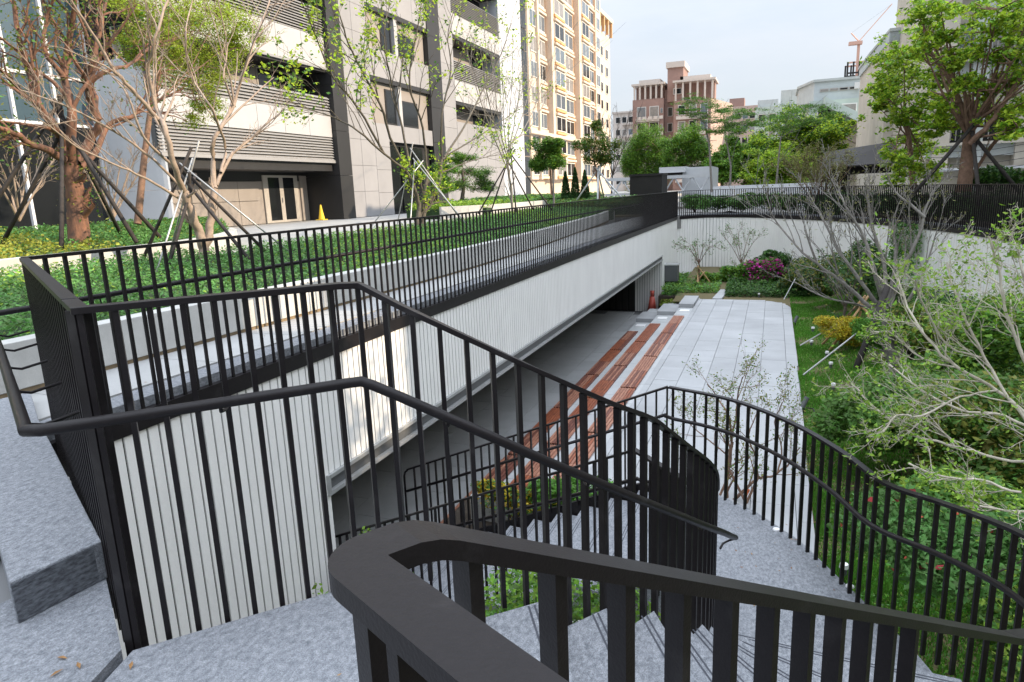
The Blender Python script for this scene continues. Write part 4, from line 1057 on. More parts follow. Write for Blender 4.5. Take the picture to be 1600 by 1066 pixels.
MB().box(xa-3.2, xb, Y-1.2, Y+.49, z1_-3.6, z1_-2.9).build('balcony', c_brown, t)
for k in range(4):
    x_ = xb - 3.6; zz = z1_ - 1.2 - 2.2*k
    MB().add([(x_, Y-2.2, zz+1.4), (xb+1.5, Y-2.2, zz-1.4), (xb+1.5, Y-.35, zz-1.4), (x_, Y-.35, zz+1.4), (x_, Y-2.2, zz+.5), (xb+1.5, Y-2.2, zz-2.3), (xb+1.5, Y-.35, zz-2.3), (x_, Y-.35, zz+.5)], [(0,1,2,3),(7,6,5,4),(0,4,5,1),(1,5,6,2),(2,6,7,3),(3,7,4,0)]).build('stair_slab', c_brown if k % 2 else c_green, t)
s = MB().box(xa+3.9, xa+4.5, Y-.9, Y-.35, z1_+.9, z1_+1.5).build('air_conditioner', framew_m, t)
# steel frame and crane
t = thing('steel_frame', 'unfinished steel frame tower beneath the orange crane', 'frame', (6, 260, 0))
xa, za = aty(1325, 97, 260).x, aty(1325, 97, 260).z; xb = aty(1362, 97, 260).x
for i in range(5):
    for j in range(2): MB().box(xa+(xb-xa)*i/4-.25, xa+(xb-xa)*i/4+.25, 260+8*j, 260.5+8*j, 0, za).build('column', c_dark, t)
for k in range(7):
    for j in range(2): MB().box(xa, xb, 260.1+8*j, 260.4+8*j, za-3.2*k-.5, za-3.2*k).build('beam', c_dark if k % 2 else orange_m, t)
t = thing('tower_crane', 'thin orange tower crane with a long raised jib against the sky', 'crane', (4, 264, 0))
cx, cz = aty(1340, 97, 264).x, aty(1340, 70, 264).z
MB().box(cx-.4, cx+.4, 263.6, 264.4, 0, cz).build('mast', orange_m, t); MB().box(cx-3.0, cx+1.0, 263, 265, cz, cz+1.0).build('cab_deck', orange_m, t)
jt = aty(1394, 6, 264); MB().tube([(cx, 264, cz+1), tuple(jt)], .13, 4).build('jib', orange_m, t)
at_ = aty(1330, 52, 264); MB().tube([(cx, 264, cz+1), tuple(at_)], .18, 4).build('a_frame', orange_m, t)
MB().tube([tuple(at_), tuple(jt)], .05, 3).build('stay', c_grey, t)

# right side buildings
def facade_box(par, x0, x1, y0, y1, z0, z1, m, name='wall'): return MB().box(x0, x1, y0, y1, z0, z1).build(name, m, par)
Y = 52.0
t = thing('grey_sheet_building', 'aged grey building with pale corrugated sheet parapet behind the green trees', 'building', (9, Y+8, 0))
xc, zc = aty(1391, 50, Y).x, aty(1391, 50, Y).z; xr = aty(1480, 50, Y).x
zl = aty(1391, 66, Y).z
xl = aty(1362, 84, Y+9).x; 
def cham(z0, z1, m, nm, e=0):
    return MB().prism([(xl-e, Y+9), (xc-e*.3, Y-e), (xr, Y-e), (xr, Y+16), (xl-e, Y+16)], z0, z1).build(nm, m, t)
cham(0, zl, c_cream, 'wall'); cham(zl+.001, zc, c_sheet, 'parapet', .12); cham(zc+.001, zc+.18, c_grey, 'cap', .2)
s = MB()
for k in range(60):
    s.box(xc+.08*k*1.0+.02, xc+.08*k+.05, Y-.155, Y-.121, zl+.02, zc-.02)
stuff(s.build('parapet_ribs', c_grey, t))
for zq in np.arange(zl-1.6, 1, -3.2):
    win_front(t, Y, xc+1.3, xc+3.0, zq-1.5, zq, frame_m); MB().box(xc-.1, xr, Y-.06, Y-.001, zq-2.35, zq-2.2).build('string_course', c_grey, t)
Y = 40.0
t = thing('pillar_building', 'large aged concrete building with tall projecting pillars at the right edge', 'building', (16, Y+8, 0))
xq = aty(1462, 100, Y).x
facade_box(t, xq, 27, Y+.4, Y+14, 0, 14, c_cream)
for px in (1478, 1530, 1610, 1680): 
    x_ = aty(px, 100, Y).x; facade_box(t, x_-.28, x_+.40, Y-.25, Y+.39, 0, 14.2, c_grey if px == 1530 else c_cream, 'pillar')
for k, zq in enumerate((4.2, 8.0, 11.8)):
    facade_box(t, xq-.1, 27, Y-.05, Y+.395, zq-1.9, zq-1.25, c_grey, 'spandrel')
    for (a, b) in ((1490, 1522), (1545, 1598), (1622, 1670)):
        xa, xb = aty(a, 100, Y).x, aty(b, 100, Y).x
        wn = win_front(t, Y+.4, xa, xb, zq-1.2, zq+.45, c_dark, glass_m)
        for i in range(1, 4): MB().box(xa+(xb-xa)*i/4-.02, xa+(xb-xa)*i/4+.02, Y+.24, Y+.268, zq-1.1, zq+.35).build('bar', frame_m, wn)
    facade_box(t, xq-.2, 27, Y-.45, Y-.051, zq-1.35, zq-1.22, c_cream, 'sill')
MB().box(xq+.2, 27, Y-1.6, Y-.451, 1.65, 1.78).build('awning', metal_w, t)
MB().box(xq-3, xq+1.4, Y-.8, Y+6, 0, 1.7).build('annex', c_cream, t)
# dark sheet awning at px 1300-1385, y 225-290
t = thing('dark_awning_shed', 'low building with a black corrugated awning behind the curved fence', 'shed', (5, 44, 0))
p0, p1 = aty(1302, 256, 42), aty(1385, 222, 45)
MB().add([(p0.x-.6, 41, p0.z-.25), (p0.x+3.0, 41, p0.z-.15), (p1.x+.6, 46, p1.z), (p0.x-.2, 46, p1.z-.4), (p0.x-.6, 41, p0.z-.19), (p0.x+3.0, 41, p0.z-.09), (p1.x+.6, 46, p1.z+.06), (p0.x-.2, 46, p1.z-.34)], [(3,2,1,0),(4,5,6,7),(0,1,5,4),(1,2,6,5),(2,3,7,6),(3,0,4,7)]).build('awning', c_dark, t)
MB().box(p0.x-.4, p1.x+.5, 46.1, 50, 0, p1.z-.5).build('wall', c_dark, t)
for k in range(4): MB().box(p0.x-.4+1.1*k, p0.x-.32+1.1*k, 41.1, 41.2, 0, p0.z-.25).build('post', c_dark, t)
MB().box(p0.x+1.2, p1.x+1.0, 42.5, 42.7, 0, 1.5).build('counter', c_grey, t)
# unseen building row added off to the right to shade the garden
t = thing('shade_block', 'long plain cream building row along the street on the right', 'building', (20, 12, 0))
facade_box(t, 14, 17.5, -40, 9.45, 0, 11.2, c_cream); facade_box(t, 14, 17.5, 9.45, 11.4, 0, 6.6, c_cream, 'sun_gap_base'); facade_box(t, 14, 17.5, 11.4, 39.9, 0, 11.2, c_cream)  # lower middle part leaves an added gap for the sun patch on the wall
for k in range(18):
    for zq in (3.2, 6.4, 9.4):
        if zq > 6 and 9 < -38+4*k+.9 < 12: continue
        wn = MB().box(13.92, 14.02, -38+4*k, -36.3+4*k, zq-1.4, zq+.3).build('window', framew_m, t); MB().box(13.90, 13.919, -37.9+4*k, -36.4+4*k, zq-1.3, zq+.2).build('pane', glass_m, wn)

# white kiosk, black box, truss behind the corner
def bxpx(par, nm, pxa, pya, pxb, pyb, Y, dep, m):
    a = aty(pxa, pya, Y); b = aty(pxb, pyb, Y); return MB().box(a.x, b.x, Y, Y+dep, min(a.z, b.z), max(a.z, b.z)).build(nm, m, par)
t = thing('white_kiosk', 'white box kiosk with flat projecting roof beyond the wall corner', 'kiosk', (-4, 46, 0))
bxpx(t, 'wall', 1066, 262, 1112, 312, 46, 5, metal_w)
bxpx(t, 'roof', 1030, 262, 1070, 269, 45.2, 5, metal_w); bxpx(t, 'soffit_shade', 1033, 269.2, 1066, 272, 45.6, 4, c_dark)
t = thing('black_container', 'matt black box container standing behind the hedge near the wall corner', 'container', (-7, 43, 0))
bxpx(t, 'body', 984, 274, 1034, 312, 42, 2.2, c_dark); bxpx(t, 'lid', 983, 272.8, 1035, 274, 41.95, 2.3, c_dark)
t = thing('white_truss_bridge', 'white steel truss rail with crossing struts left of the black container', 'truss', (-9, 45, 0))
a = aty(946, 279, 45); b = aty(984, 279, 45); z0 = aty(946, 303, 45).z
MB().box(a.x, b.x+5, 44.9, 45.1, a.z-.2, a.z).build('top_chord', metal_w, t); MB().box(a.x, b.x+5, 44.9, 45.1, z0-.15, z0).build('bottom_chord', metal_w, t)
for k in range(12):
    x0 = a.x + .55*k; x1 = x0 + .55
    MB().tube([(x0, 45, z0 if k % 2 else a.z-.1), (x1, 45, (a.z-.1) if k % 2 else z0)], .05, 5).build('strut', metal_w, t)
t = thing('site_hoarding', 'long white hoarding panel behind the bars of the curved fence', 'hoarding', (0, 43, 0))
for k in range(5):
    a = aty(1112, 283, 43); MB().box(a.x+1.3*k, a.x+1.3*k+1.27, 43, 43.06, .02, 1.35).build('panel', metal_w, t)
structure(MB().prism([(p.x+.32, p.y+.12) for p in curve[24:]] + [(7.6, 7.5), (7.6, 24), (4.2, 32.5)], .03, .16).build('street_planting_soil', soil_m))
# street lamp
t = thing('street_lamp', 'slim dark street lamp post among the shrubs below the peach tower', 'lamp', (-14, 40, .4))
a = aty(865, 305, 34); MB().tube([(a.x, 34, .3), (a.x, 34, aty(865, 262, 34).z)], .05, 8).build('pole', box_m, t)
MB().cone(a.x, 34, aty(865, 262, 34).z, aty(865, 247, 34).z, .13, .17, 10).build('lantern', box_m, t)

# cones
def cone(px, py, X, m, label, h=.7):
    p = atx(px, py, X); t = thing('traffic_cone', label, 'cone', tuple(p))
    MB().box(p.x-.2, p.x+.2, p.y-.2, p.y+.2, p.z, p.z+.04).build('base', m, t); MB().cone(p.x, p.y, p.z+.041, p.z+h, .15, .03, 16).build('cone', m, t)
p_ = atx(503, 344, -20.2); cone(503, 344 , -20.2, yellow_m, 'yellow traffic cone on the forecourt beside the black pier', .72)
t = thing('traffic_cone', 'red cone shaped bollard at the far end of the opening beside the pale pier', 'cone', (-4.9, 29.4, FL))
MB().cone(-4.75, 29.45, FL+.001, FL+.75, .22, .10, 16).build('cone', redcone_m, t, smooth=True); MB().cone(-4.75, 29.45, FL+.751, FL+1.0, .08, .09, 12).build('tip', redcone_m, t, smooth=True)
# grey box by the corner
p = aty(1046, 470, 30.8)
t = thing('control_box', 'dark grey metal cabinet against the white wall by the yellow shrubs', 'cabinet', (p.x, 30.8, PL))
MB().box(p.x-.30, p.x+.36, 30.6, 31.2, PL+.25, PL+.95).build('body', box_m, t, bevel=.01); MB().box(p.x-.33, p.x+.39, 30.57, 31.23, PL+.951, PL+1.0).build('lid', steel_m, t); MB().box(p.x-.2, p.x+.2, 30.7, 31.1, PL-.1, PL+.249).build('foot', dark_m, t)
# ------------------------------------------------------------------ trees
def ptree(name, label, cat, Y, trunk, r0, blobs, n, size, leaf, bark, seed, leaf2=None, frac=.3, flat=.85, group=None, axis='y', depthj=.5, base_z=None, twig=2, aspect=.5, upb=.5, shell=.3, lumps=9, grow=1.22):
    """trunk: list of px points bottom to top. blobs: (px, py, radius px [, depth offset])"""
    rg = np.random.default_rng(seed); rr = random.Random(seed)
    f_ = (lambda a, b, d=0: aty(a, b, Y+d)) if axis == 'y' else (lambda a, b, d=0: atx(a, b, Y+d))
    tp = [f_(*p) for p in trunk]
    if base_z is not None: tp = [Vector((tp[0].x, tp[0].y, base_z))] + tp
    t = thing(name, label, cat, tuple(tp[0]), group)
    P0 = np.array([list(v) for v in tp]); br = [(P0, np.linspace(r0, r0*.55, len(P0)), 0)]
    allP = []
    nb = max(1, n//len(blobs))
    for bl in blobs:
        d = bl[3] if len(bl) > 3 else rr.uniform(-depthj, depthj)
        c = f_(bl[0], bl[1], d); dist = math.hypot(c.x, c.y); R_ = bl[2]*dist/F*grow
        # limb from the upper trunk to the blob
        st_ = tp[-1] if rr.random() < .6 or len(tp) < 3 else tp[-2]
        md = st_.lerp(c, .5) + Vector((rr.uniform(-.2,.2)*R_, rr.uniform(-.2,.2)*R_, -.15*R_))
        P_ = np.array([list(st_), list(st_.lerp(md, .6)), list(md), list(md.lerp(c, .6)), list(c)])
        br.append((P_, np.linspace(r0*.24, max(.009, r0*.06), 5), 1))
        for k in range(twig*2):
            dr = rg.normal(size=3); dr[2] = abs(dr[2])*.5; dr /= np.linalg.norm(dr); s_ = P_[rr.choice([2,3,4])]
            br.append((np.array([s_, s_+dr*R_*.5+rg.normal(size=3)*R_*.05, s_+dr*R_*.95]), np.array([r0*.14, r0*.09, r0*.04]) + .004, 3))
        allP.append(blob_leaves(tuple(c), R_, R_, R_*flat, nb, rg, shell=shell, lumps=lumps))
    V, Q = tubes_np(br); link('trunk', np_mesh('trunk', V, Q, bark, True), t)
    P_ = np.concatenate(allP)
    if leaf2 is None: link('crown', leaf_mesh('crown', P_, size, leaf, rg, upb, aspect), t)
    else:
        zc_ = P_[:,2]; mask = rg.uniform(size=len(P_)) < frac
        link('crown', leaf_mesh('crown', P_[~mask], size, leaf, rg, upb, aspect), t); link('young_growth', leaf_mesh('young_growth', P_[mask], size, leaf2, rg, upb, aspect), t)
    return t

# T1 big red brown tree on the left
X = -13.0
L1 = [lim([(124,400),(122,352),(120,320),(115,290),(112,255)], 0.2091, 0.1464, 'x', X),
      lim([(112,258),(98,225),(78,190),(58,160),(45,110),(30,60),(22,0)], 0.1045, 0.0348, 'x', X, .3, 1),
      lim([(113,255),(112,200),(108,160),(100,110),(112,50),(118,-20)], 0.0976, 0.0418, 'x', X, .3, 2),
      lim([(118,255),(140,220),(155,195),(140,155),(138,120),(155,60),(165,-10)], 0.1045, 0.0348, 'x', X, .4, 3),
      lim([(125,262),(150,235),(170,195),(205,182),(240,160),(285,140)], 0.0697, 0.0209, 'x', X, .5, 4),
      lim([(100,250),(75,235),(40,220),(0,200),(-40,190)], 0.0836, 0.0279, 'x', X, .5, 5),
      lim([(138,130),(170,110),(205,100),(240,70),(280,60)], 0.0488, 0.0139, 'x', X, .5, 6),
      lim([(100,120),(70,80),(72,30),(90,-20)], 0.0488, 0.0209, 'x', X, .5, 7),
      lim([(60,165),(20,130),(-10,100)], 0.0488, 0.0209, 'x', X, .4, 8)]
tree('large_tree', 'large red brown twisted tree with orange lit bark at the far left', 'tree', tuple(atx(122, 352, X)), L1, bark_red, lf_olive, .075, 31, per=2, lspread=.22, minlv=2, levels=3, kids=(8,4,4), lenf=(.38,.5,.5), spread=(.75,.8,.8), wig=.22, twig_r=.005, leaf2=lf_mid, frac2=.4)
stake_set(tuple(atx(122, 352, X)), 7, 2.3, .042, stake_m, 3, 1.7, label='dark timber props leaning against the large red brown tree at the far left')
# feathery yellow green crown hanging between the first two trees
ptree('feathery_tree', 'yellow green feathery tree crown in front of the louvred bands', 'tree', -15, [(215,350),(225,250),(235,170),(250,110)], .09, [(215,30,34),(255,15,42),(300,40,46),(340,25,40),(290,90,40),(325,120,34),(265,70,36),(370,60,26),(318,165,24),(230,75,26)], 42000, .075, lf_olive, bark_brown, 33, leaf2=lf_street, frac=.5, axis='x', depthj=1.2, aspect=.35, grow=1.5, shell=-1)
# bare shrub behind the first tree
X = -16
for q, (bx_, lab) in enumerate(((30, 'pale bare twiggy shrub low behind the far left props'), (175, 'pale bare twiggy shrub between the large tree and the curved cladding'))):
    Ls = [lim([(bx_,345),(bx_+d*.4,300),(bx_+d,250-abs(d)*.2)], .03, .012, 'x', X, .4, q*9+k) for k, d in enumerate((-60,-35,-12,15,38,60))]
    tree('bare_shrub', lab, 'shrub', tuple(atx(bx_, 345, X)), Ls, bark_pale, None, .05, 40+q, per=0, levels=3, kids=(6,4,3), lenf=(.5,.5,.5), twig_r=.005)
# T2 bare beige multi stem
X = -9.0
L2 = [lim([(318,412),(318,392),(312,365),(300,335),(288,300)], 0.0884, 0.0612, 'x', X), lim([(319,412),(320,392),(328,350),(336,295)], 0.0816, 0.0612, 'x', X),
      lim([(288,300),(270,255),(258,200),(245,170),(232,110),(243,60),(262,0)], 0.0510, 0.0170, 'x', X, .25, 2),
      lim([(336,295),(333,250),(336,215),(365,165),(378,120),(400,60),(425,-10)], 0.0476, 0.0136, 'x', X, .25, 3),
      lim([(338,290),(362,240),(390,218),(420,190),(438,178)], 0.0340, 0.0102, 'x', X, .3, 4),
      lim([(258,200),(215,150),(180,110),(150,60),(110,0)], 0.0340, 0.0136, 'x', X, .3, 5),
      lim([(275,262),(225,215),(200,150),(175,120)], 0.0238, 0.0082, 'x', X, .3, 6),
      lim([(290,300),(240,250),(170,200),(100,165),(30,140)], 0.0238, 0.0082, 'x', X, .3, 7),
      lim([(345,270),(352,230),(330,170),(300,120),(290,60),(300,0)], 0.0272, 0.0102, 'x', X, .3, 8),
      lim([(280,310),(230,280),(190,262),(120,230),(60,185)], 0.0238, 0.0068, 'x', X, .3, 9),
      lim([(365,165),(350,120),(355,70),(340,0)], 0.0204, 0.0082, 'x', X, .3, 10)]
tree('bare_tree', 'pale beige bare multi stemmed tree rising from the hedge left of the doors', 'tree', tuple(atx(318, 392, X)), L2, bark_pale, lf_olive, .05, 51, per=0, levels=3, kids=(7,4,3), lenf=(.38,.5,.5), spread=(.6,.7,.8), twig_r=.004)
stake_set(tuple(atx(310, 392, X)), 5, 1.5, .03, stake_m, 8, 1.2, label='mixed dark timber props around the pale bare tree in the hedge')
stake_set(tuple(atx(318, 388, X)), 3, 1.7, .016, metalstake_m, 12, 1.5, label='thin pale metal props around the pale bare tree in the hedge', phase=.8)
# T3 sparse bright green tree
X = -9.4
L3 = [lim([(650,372),(652,345),(655,320),(645,290),(632,262)], 0.0720, 0.0504, 'x', X), lim([(658,372),(660,345),(668,320),(685,285),(690,250)], 0.0720, 0.0504, 'x', X), lim([(655,372),(655,345),(662,310),(668,270)], 0.0576, 0.0504, 'x', X),
      lim([(632,265),(600,240),(560,205),(525,185),(480,170),(445,158)], 0.0324, 0.0072, 'x', X, .3, 2),
      lim([(635,265),(610,215),(595,165),(570,120),(545,70),(530,20),(520,-20)], 0.0396, 0.0108, 'x', X, .3, 3),
      lim([(640,262),(628,200),(612,130),(600,60),(610,0)], 0.0360, 0.0101, 'x', X, .3, 4),
      lim([(668,270),(660,200),(640,130),(650,60),(660,0)], 0.0396, 0.0101, 'x', X, .3, 5),
      lim([(690,250),(690,180),(705,110),(700,50),(720,-10)], 0.0360, 0.0086, 'x', X, .3, 6),
      lim([(692,250),(730,190),(760,130),(785,80),(800,30)], 0.0360, 0.0086, 'x', X, .3, 7),
      lim([(694,245),(745,215),(790,185),(830,160)], 0.0288, 0.0072, 'x', X, .3, 8),
      lim([(600,240),(560,170),(520,120),(495,60),(470,0)], 0.0324, 0.0086, 'x', X, .3, 9),
      lim([(690,270),(740,250),(790,240)], 0.0216, 0.0058, 'x', X, .3, 10)]
tree('young_green_tree', 'spreading tree with sparse bright green spring leaves in front of the grey facade', 'tree', tuple(atx(655, 345, X)), L3, bark_mossy, lf_street, .10, 61, per=5, lspread=.06, minlv=3, levels=3, kids=(8,4,2), lenf=(.36,.5,.45), spread=(.6,.7,.8), twig_r=.0035, leaf2=lf_mid, frac2=.35, aspect=.6)
stake_set(tuple(atx(655, 345, X)), 5, 1.9, .017, metalstake_m, 14, 1.7, label='pale and dark slim props around the sparse green tree by the fence')
# T4 bare grey tree by the white pier
X = -10.2
L4 = [lim([(802,345),(800,318),(798,290),(792,255)], 0.0640, 0.0480, 'x', X)] + [lim([(795,270-6*k),(790+d*.4,200),(790+d*.8,130),(790+d,60+abs(d)*.35)], 0.0280, 0.0064, 'x', X, .4, k) for k, d in enumerate((-60,-40,-22,-6,12,30,50,75,95))]
tree('bare_tree', 'slender grey bare tree in front of the tall white pier', 'tree', tuple(atx(800, 318, X)), L4, bark_grey, None, .05, 71, per=0, levels=2, kids=(6,4), lenf=(.38,.5), twig_r=.006)
stake_set(tuple(atx(800, 318, X)), 5, 2.0, .032, stake_m, 17, 1.6, label='dark props around the slender grey bare tree by the white pier')
# cloud pruned pine, columnar conifers and shrubs
ptree('cloud_pine', 'low cloud pruned pine with layered bright green pads by the portal', 'tree', -15.5, [(722,312),(725,290),(722,265)], .12, [(722,248,16,0),(700,268,20,0),(745,270,22,0),(715,285,24,-.3),(755,290,20,.3),(690,292,16,0)], 22000, .11, lf_pine, bark_dark, 81, leaf2=lf_bright, frac=.45, axis='x', grow=1.5, flat=.5, depthj=.3, aspect=.25, shell=.1)
ptree('round_tree', 'dark green rounded tree on thin stems in front of the peach tower', 'tree', 34, [(862,305),(860,270),(858,250)], .06, [(850,232,24,0),(870,248,20,0),(842,255,18,0),(868,225,14,0)], 14000, .11, lf_mid, bark_brown, 82, leaf2=lf_bright, frac=.3, grow=1.1)
for k, (px, top) in enumerate(((899,262), (914,266), (884,268))):
    p = aty(px, 303, 40); z1 = aty(px, top, 40).z; rg_ = np.random.default_rng(90+k); t = thing('columnar_conifer', ('slim dark conifer, tallest and middle one of the three by the tower', 'slim dark conifer, right one of the three by the tower', 'slim dark conifer, left one of the three by the tower')[k], 'tree', (p.x, 40, .3), 'slim conifers below the tower')
    u = rg_.uniform(0, 1, 3500); a = rg_.uniform(0, 6.28, 3500); r_ = .38*(1-u)**.7*(1.02-.0*u)*rg_.uniform(.6, 1.08, 3500)
    P_ = np.column_stack([p.x + r_*np.cos(a), 40 + r_*np.sin(a), .3 + (z1-.3)*u]); link('crown', leaf_mesh('crown', P_, .12, lf_deep, rg_, .2, .4), t)
    MB().tube([(p.x, 40, .2), (p.x, 40, z1-.3)], [.05, .02], 6).build('trunk', bark_dark, t)
ptree('loose_tree', 'thin grey green loose crowned tree right of the peach tower base', 'tree', 38, [(936,312),(934,280),(928,250)], .09, [(912,228,18,0),(935,215,20,0),(955,228,16,0),(925,245,16,0),(948,250,14,0),(932,198,10,0)], 6500, .12, lf_olive, bark_brown, 83, leaf2=lf_mid, frac=.6, flat=.8)
stake_set(tuple(aty(936, 312, 38)), 4, 1.8, .05, metal_w, 18, 1.6, label='white props around the loose crowned tree near the truss')
for k, (px, py, lab) in enumerate(((975, 235, 'bare dark twiggy tree between the tower and the brown building'),)):
    Ls = [lim([(px-20,310),(px-18,270)], .07, .05, 'y', 48)] + [lim([(px-18,275),(px-18+d*.5,230),(px-15+d,185)], .035, .01, 'y', 48, .4, i) for i, d in enumerate((-22,-8,8,22,36))]
    tree('bare_tree', lab, 'tree', tuple(aty(px-20, 310, 48)), Ls, bark_dark, None, .1, 84, per=0, levels=2, kids=(6,4), lenf=(.4,.5), twig_r=.009)
ptree('round_bushy_tree', 'dense rounded fine leaved tree in front of the brown building', 'tree', 62, [(1012,300),(1012,275),(1012,255)], .25, [(1012,225,22,0),(990,238,20,0),(1032,240,20,0),(1010,250,24,0),(988,262,16,0),(1030,262,18,0),(1008,275,24,0)], 34000, .18, lf_bright, bark_brown, 85, leaf2=lf_mid, frac=.55, depthj=.1, aspect=.3, flat=.95, grow=1.55)
ptree('round_bushy_tree', 'second dense green tree, right of the rounded one before the brown building', 'tree', 58, [(1070,300),(1070,270),(1068,250)], .22, [(1072,212,20,0),(1092,225,18,0),(1055,232,18,0),(1078,245,24,0),(1050,262,16,0),(1095,262,18,0)], 28000, .18, lf_bright, bark_brown, 86, leaf2=lf_mid, frac=.55, depthj=.2, aspect=.35, grow=1.5)
# feathery light trees with pale thin stems
def feather(label, Y, tr, blobs, seed, n=5200, leaf=lf_mid, leaf2=lf_bright):
    ptree('feathery_tree', label, 'tree', Y, tr, .07, blobs, n, .12, leaf, bark_grey, seed, leaf2=leaf2, frac=.35, flat=.34, depthj=1.2, aspect=.3, twig=3, lumps=7, grow=1.5, shell=-1)
feather('tall pale stemmed feathery tree in front of the right side of the brown building', 43, [(1112,300),(1110,255),(1108,225),(1100,190)], [(1080,158,16),(1105,165,18),(1095,180,16),(1125,190,16),(1072,172,12),(1120,205,14)], 101)
feather('slender feathery tree with forked pale stems left of the pink block', 44, [(1140,300),(1142,260),(1135,220)], [(1165,178,18),(1140,198,16),(1175,195,14),(1130,172,12)], 102, 4500)
feather('feathery tree with arching pale limbs in front of the pale green block', 45, [(1212,300),(1216,255),(1220,215)], [(1200,185,20),(1235,178,22),(1265,170,20),(1225,200,16),(1290,182,14),(1255,192,14)], 103, 6500)
# bright broad crowns beyond the street
ptree('broad_green_tree', 'bright green broad crowned tree left of the grey sheet building', 'tree', 56, [(1262,300),(1262,265),(1258,245)], .2, [(1230,215,22,0),(1262,205,24,0),(1292,215,22,0),(1245,238,26,0),(1282,240,22,0),(1215,240,18,0),(1310,205,12,0)], 42000, .20, lf_street, bark_brown, 104, leaf2=lf_mid, frac=.45, flat=.8, grow=1.5, shell=-1)
ptree('broad_green_tree', 'mid green broad tree above the kiosk and hoarding', 'tree', 60, [(1165,300),(1165,275),(1165,255)], .2, [(1148,240,18,0),(1170,235,20,0),(1190,250,18,0),(1155,262,20,0),(1180,270,16,0),(1135,262,14,0)], 36000, .20, lf_bright, bark_brown, 105, leaf2=lf_mid, frac=.4, flat=.9, grow=1.5, shell=-1)
ptree('broad_green_tree', 'low bright green tree right behind the white hoarding', 'tree', 52, [(1215,305),(1215,285),(1213,270)], .16, [(1195,258,20,0),(1222,262,22,0),(1240,278,18,0),(1180,275,16,0),(1208,282,18,0)], 16000, .18, lf_bright, bark_brown, 114, leaf2=lf_street, frac=.5, flat=.8, grow=1.4, shell=-1)
ptree('broad_green_tree', 'small green tree between the kiosk and the brown building', 'tree', 54, [(1128,305),(1128,285),(1126,275)], .14, [(1118,262,14,0),(1136,268,14,0),(1126,250,14,0)], 9000, .17, lf_mid, bark_brown, 115, leaf2=lf_bright, frac=.5, flat=.9, grow=1.4, shell=-1)
# two large trees on the right behind the fence
ptree('street_tree', 'dense bright green tree with slim trunk, left of the two at the right', 'tree', 27, [(1428,296),(1424,260),(1420,215),(1412,180)], .11,
      [(1385,95,20),(1412,88,24),(1400,120,26),(1375,140,18),(1425,125,24),(1395,150,20),(1428,160,22),(1370,165,12),(1405,185,18),(1440,185,14),(1412,225,20),(1440,230,22),(1452,205,14),(1398,245,14),(1430,262,20),(1450,270,14),(1405,275,14)], 9500, .15, lf_street, bark_brown, 106, leaf2=lf_bright, frac=.45, flat=.85, depthj=1.6, grow=1.25, shell=-1)
ptree('street_tree', 'tall bright green tree with thick brown forked trunk at the right edge', 'tree', 25, [(1506,300),(1510,260),(1514,215),(1518,196)], .22,
      [(1432,20,20),(1450,45,22),(1470,15,20),(1440,70,16),(1480,55,16),(1465,100,22),(1492,95,14),(1520,25,24),(1545,50,24),(1530,85,22),(1560,15,24),(1590,40,22),(1575,85,24),(1600,70,18),(1480,135,22),(1505,130,16),(1470,165,20),(1500,180,24),(1530,165,20),(1475,195,14),(1585,125,18),(1600,160,20),(1560,190,20),(1545,140,10),(1590,200,18),(1640,100,40),(1650,30,40),(1620,0,30)], 14000, .15, lf_street, bark_brown, 107, leaf2=lf_bright, frac=.45, flat=.8, depthj=1.8, grow=1.2, shell=-1)
L5 = [lim([(1516,225),(1545,195),(1575,150),(1600,110),(1640,60)], .09, .03, 'y', 24.6, .3, 1), lim([(1512,290),(1535,250),(1560,215),(1600,190)], .06, .03, 'y', 25.5, .3, 2), lim([(1518,200),(1500,160),(1480,120),(1455,80),(1440,30)], .09, .03, 'y', 25, .3, 3), lim([(1520,200),(1545,150),(1560,100),(1590,40)], .09, .03, 'y', 25.3, .3, 4)]
tree('leaning_tree', 'low leaning brown limbed tree right beside the thick forked trunk', 'tree', tuple(aty(1512, 292, 25)), L5, bark_brown, lf_bright, .16, 108, per=2, lspread=.2, minlv=2, levels=2, kids=(6,4), lenf=(.3,.5), twig_r=.012, leaf2=lf_deep, frac2=.5)
t = stake_set(tuple(aty(1515, 300, 24.6)), 4, 1.9, .06, stake_m, 20, 1.5, label='thick dark props around the forked trunk behind the fence')
bush('rounded_shrub', 'low dark green shrub between the two big trees at the right', 'shrub', aty(1550, 275, 26), 1.0, .6, .45, 4000, .13, lf_mid, 109, lf_deep, .5)
cover('ground_cover', rect(-4.3, -2.0, 28.9, 34.3), 12000, lambda x, y: PL+.12, .10, lf_hedge, 127, thick=.35, leaf2=lf_bright, frac2=lambda X, Y, rg: rg.uniform(size=len(X)) < .35)
ptree('street_tree', 'leafy street tree standing between the curved fence and the building row', 'tree', 8.6, [(3300,400),(3300,250),(3300,150)], .12, [(3200,-250,150),(3400,-150,160),(3250,-450,150),(3450,-400,130)], 2600, .16, lf_street, bark_brown, 128, shell=-1, base_z=0)  # out of view, added to break up the sun patch on the long wall
# hedge behind the curved fence
for k, (px, w_) in enumerate(((1085, 1.0), (1120, 1.2), (1160, 1.2), (1205, 1.2), (1250, 1.2), (1300, 1.0))):
    p = aty(px, 318, 38.5 - .012*(px-1085)*2.0)
    bush('fence_shrub', ('leafy green shrub right at the wall corner behind the curved fence', 'second leafy shrub from the wall corner behind the curved fence', 'third leafy shrub from the wall corner behind the curved fence', 'fourth leafy shrub from the wall corner behind the curved fence', 'fifth leafy shrub from the wall corner behind the curved fence', 'last leafy shrub of the row, nearest the willow like crowns')[k], 'shrub', (p.x, p.y, .55), w_, .6, .5, 3500, .10, lf_mid, 110+k, lf_hedge, .4, group='shrubs behind the curved fence')

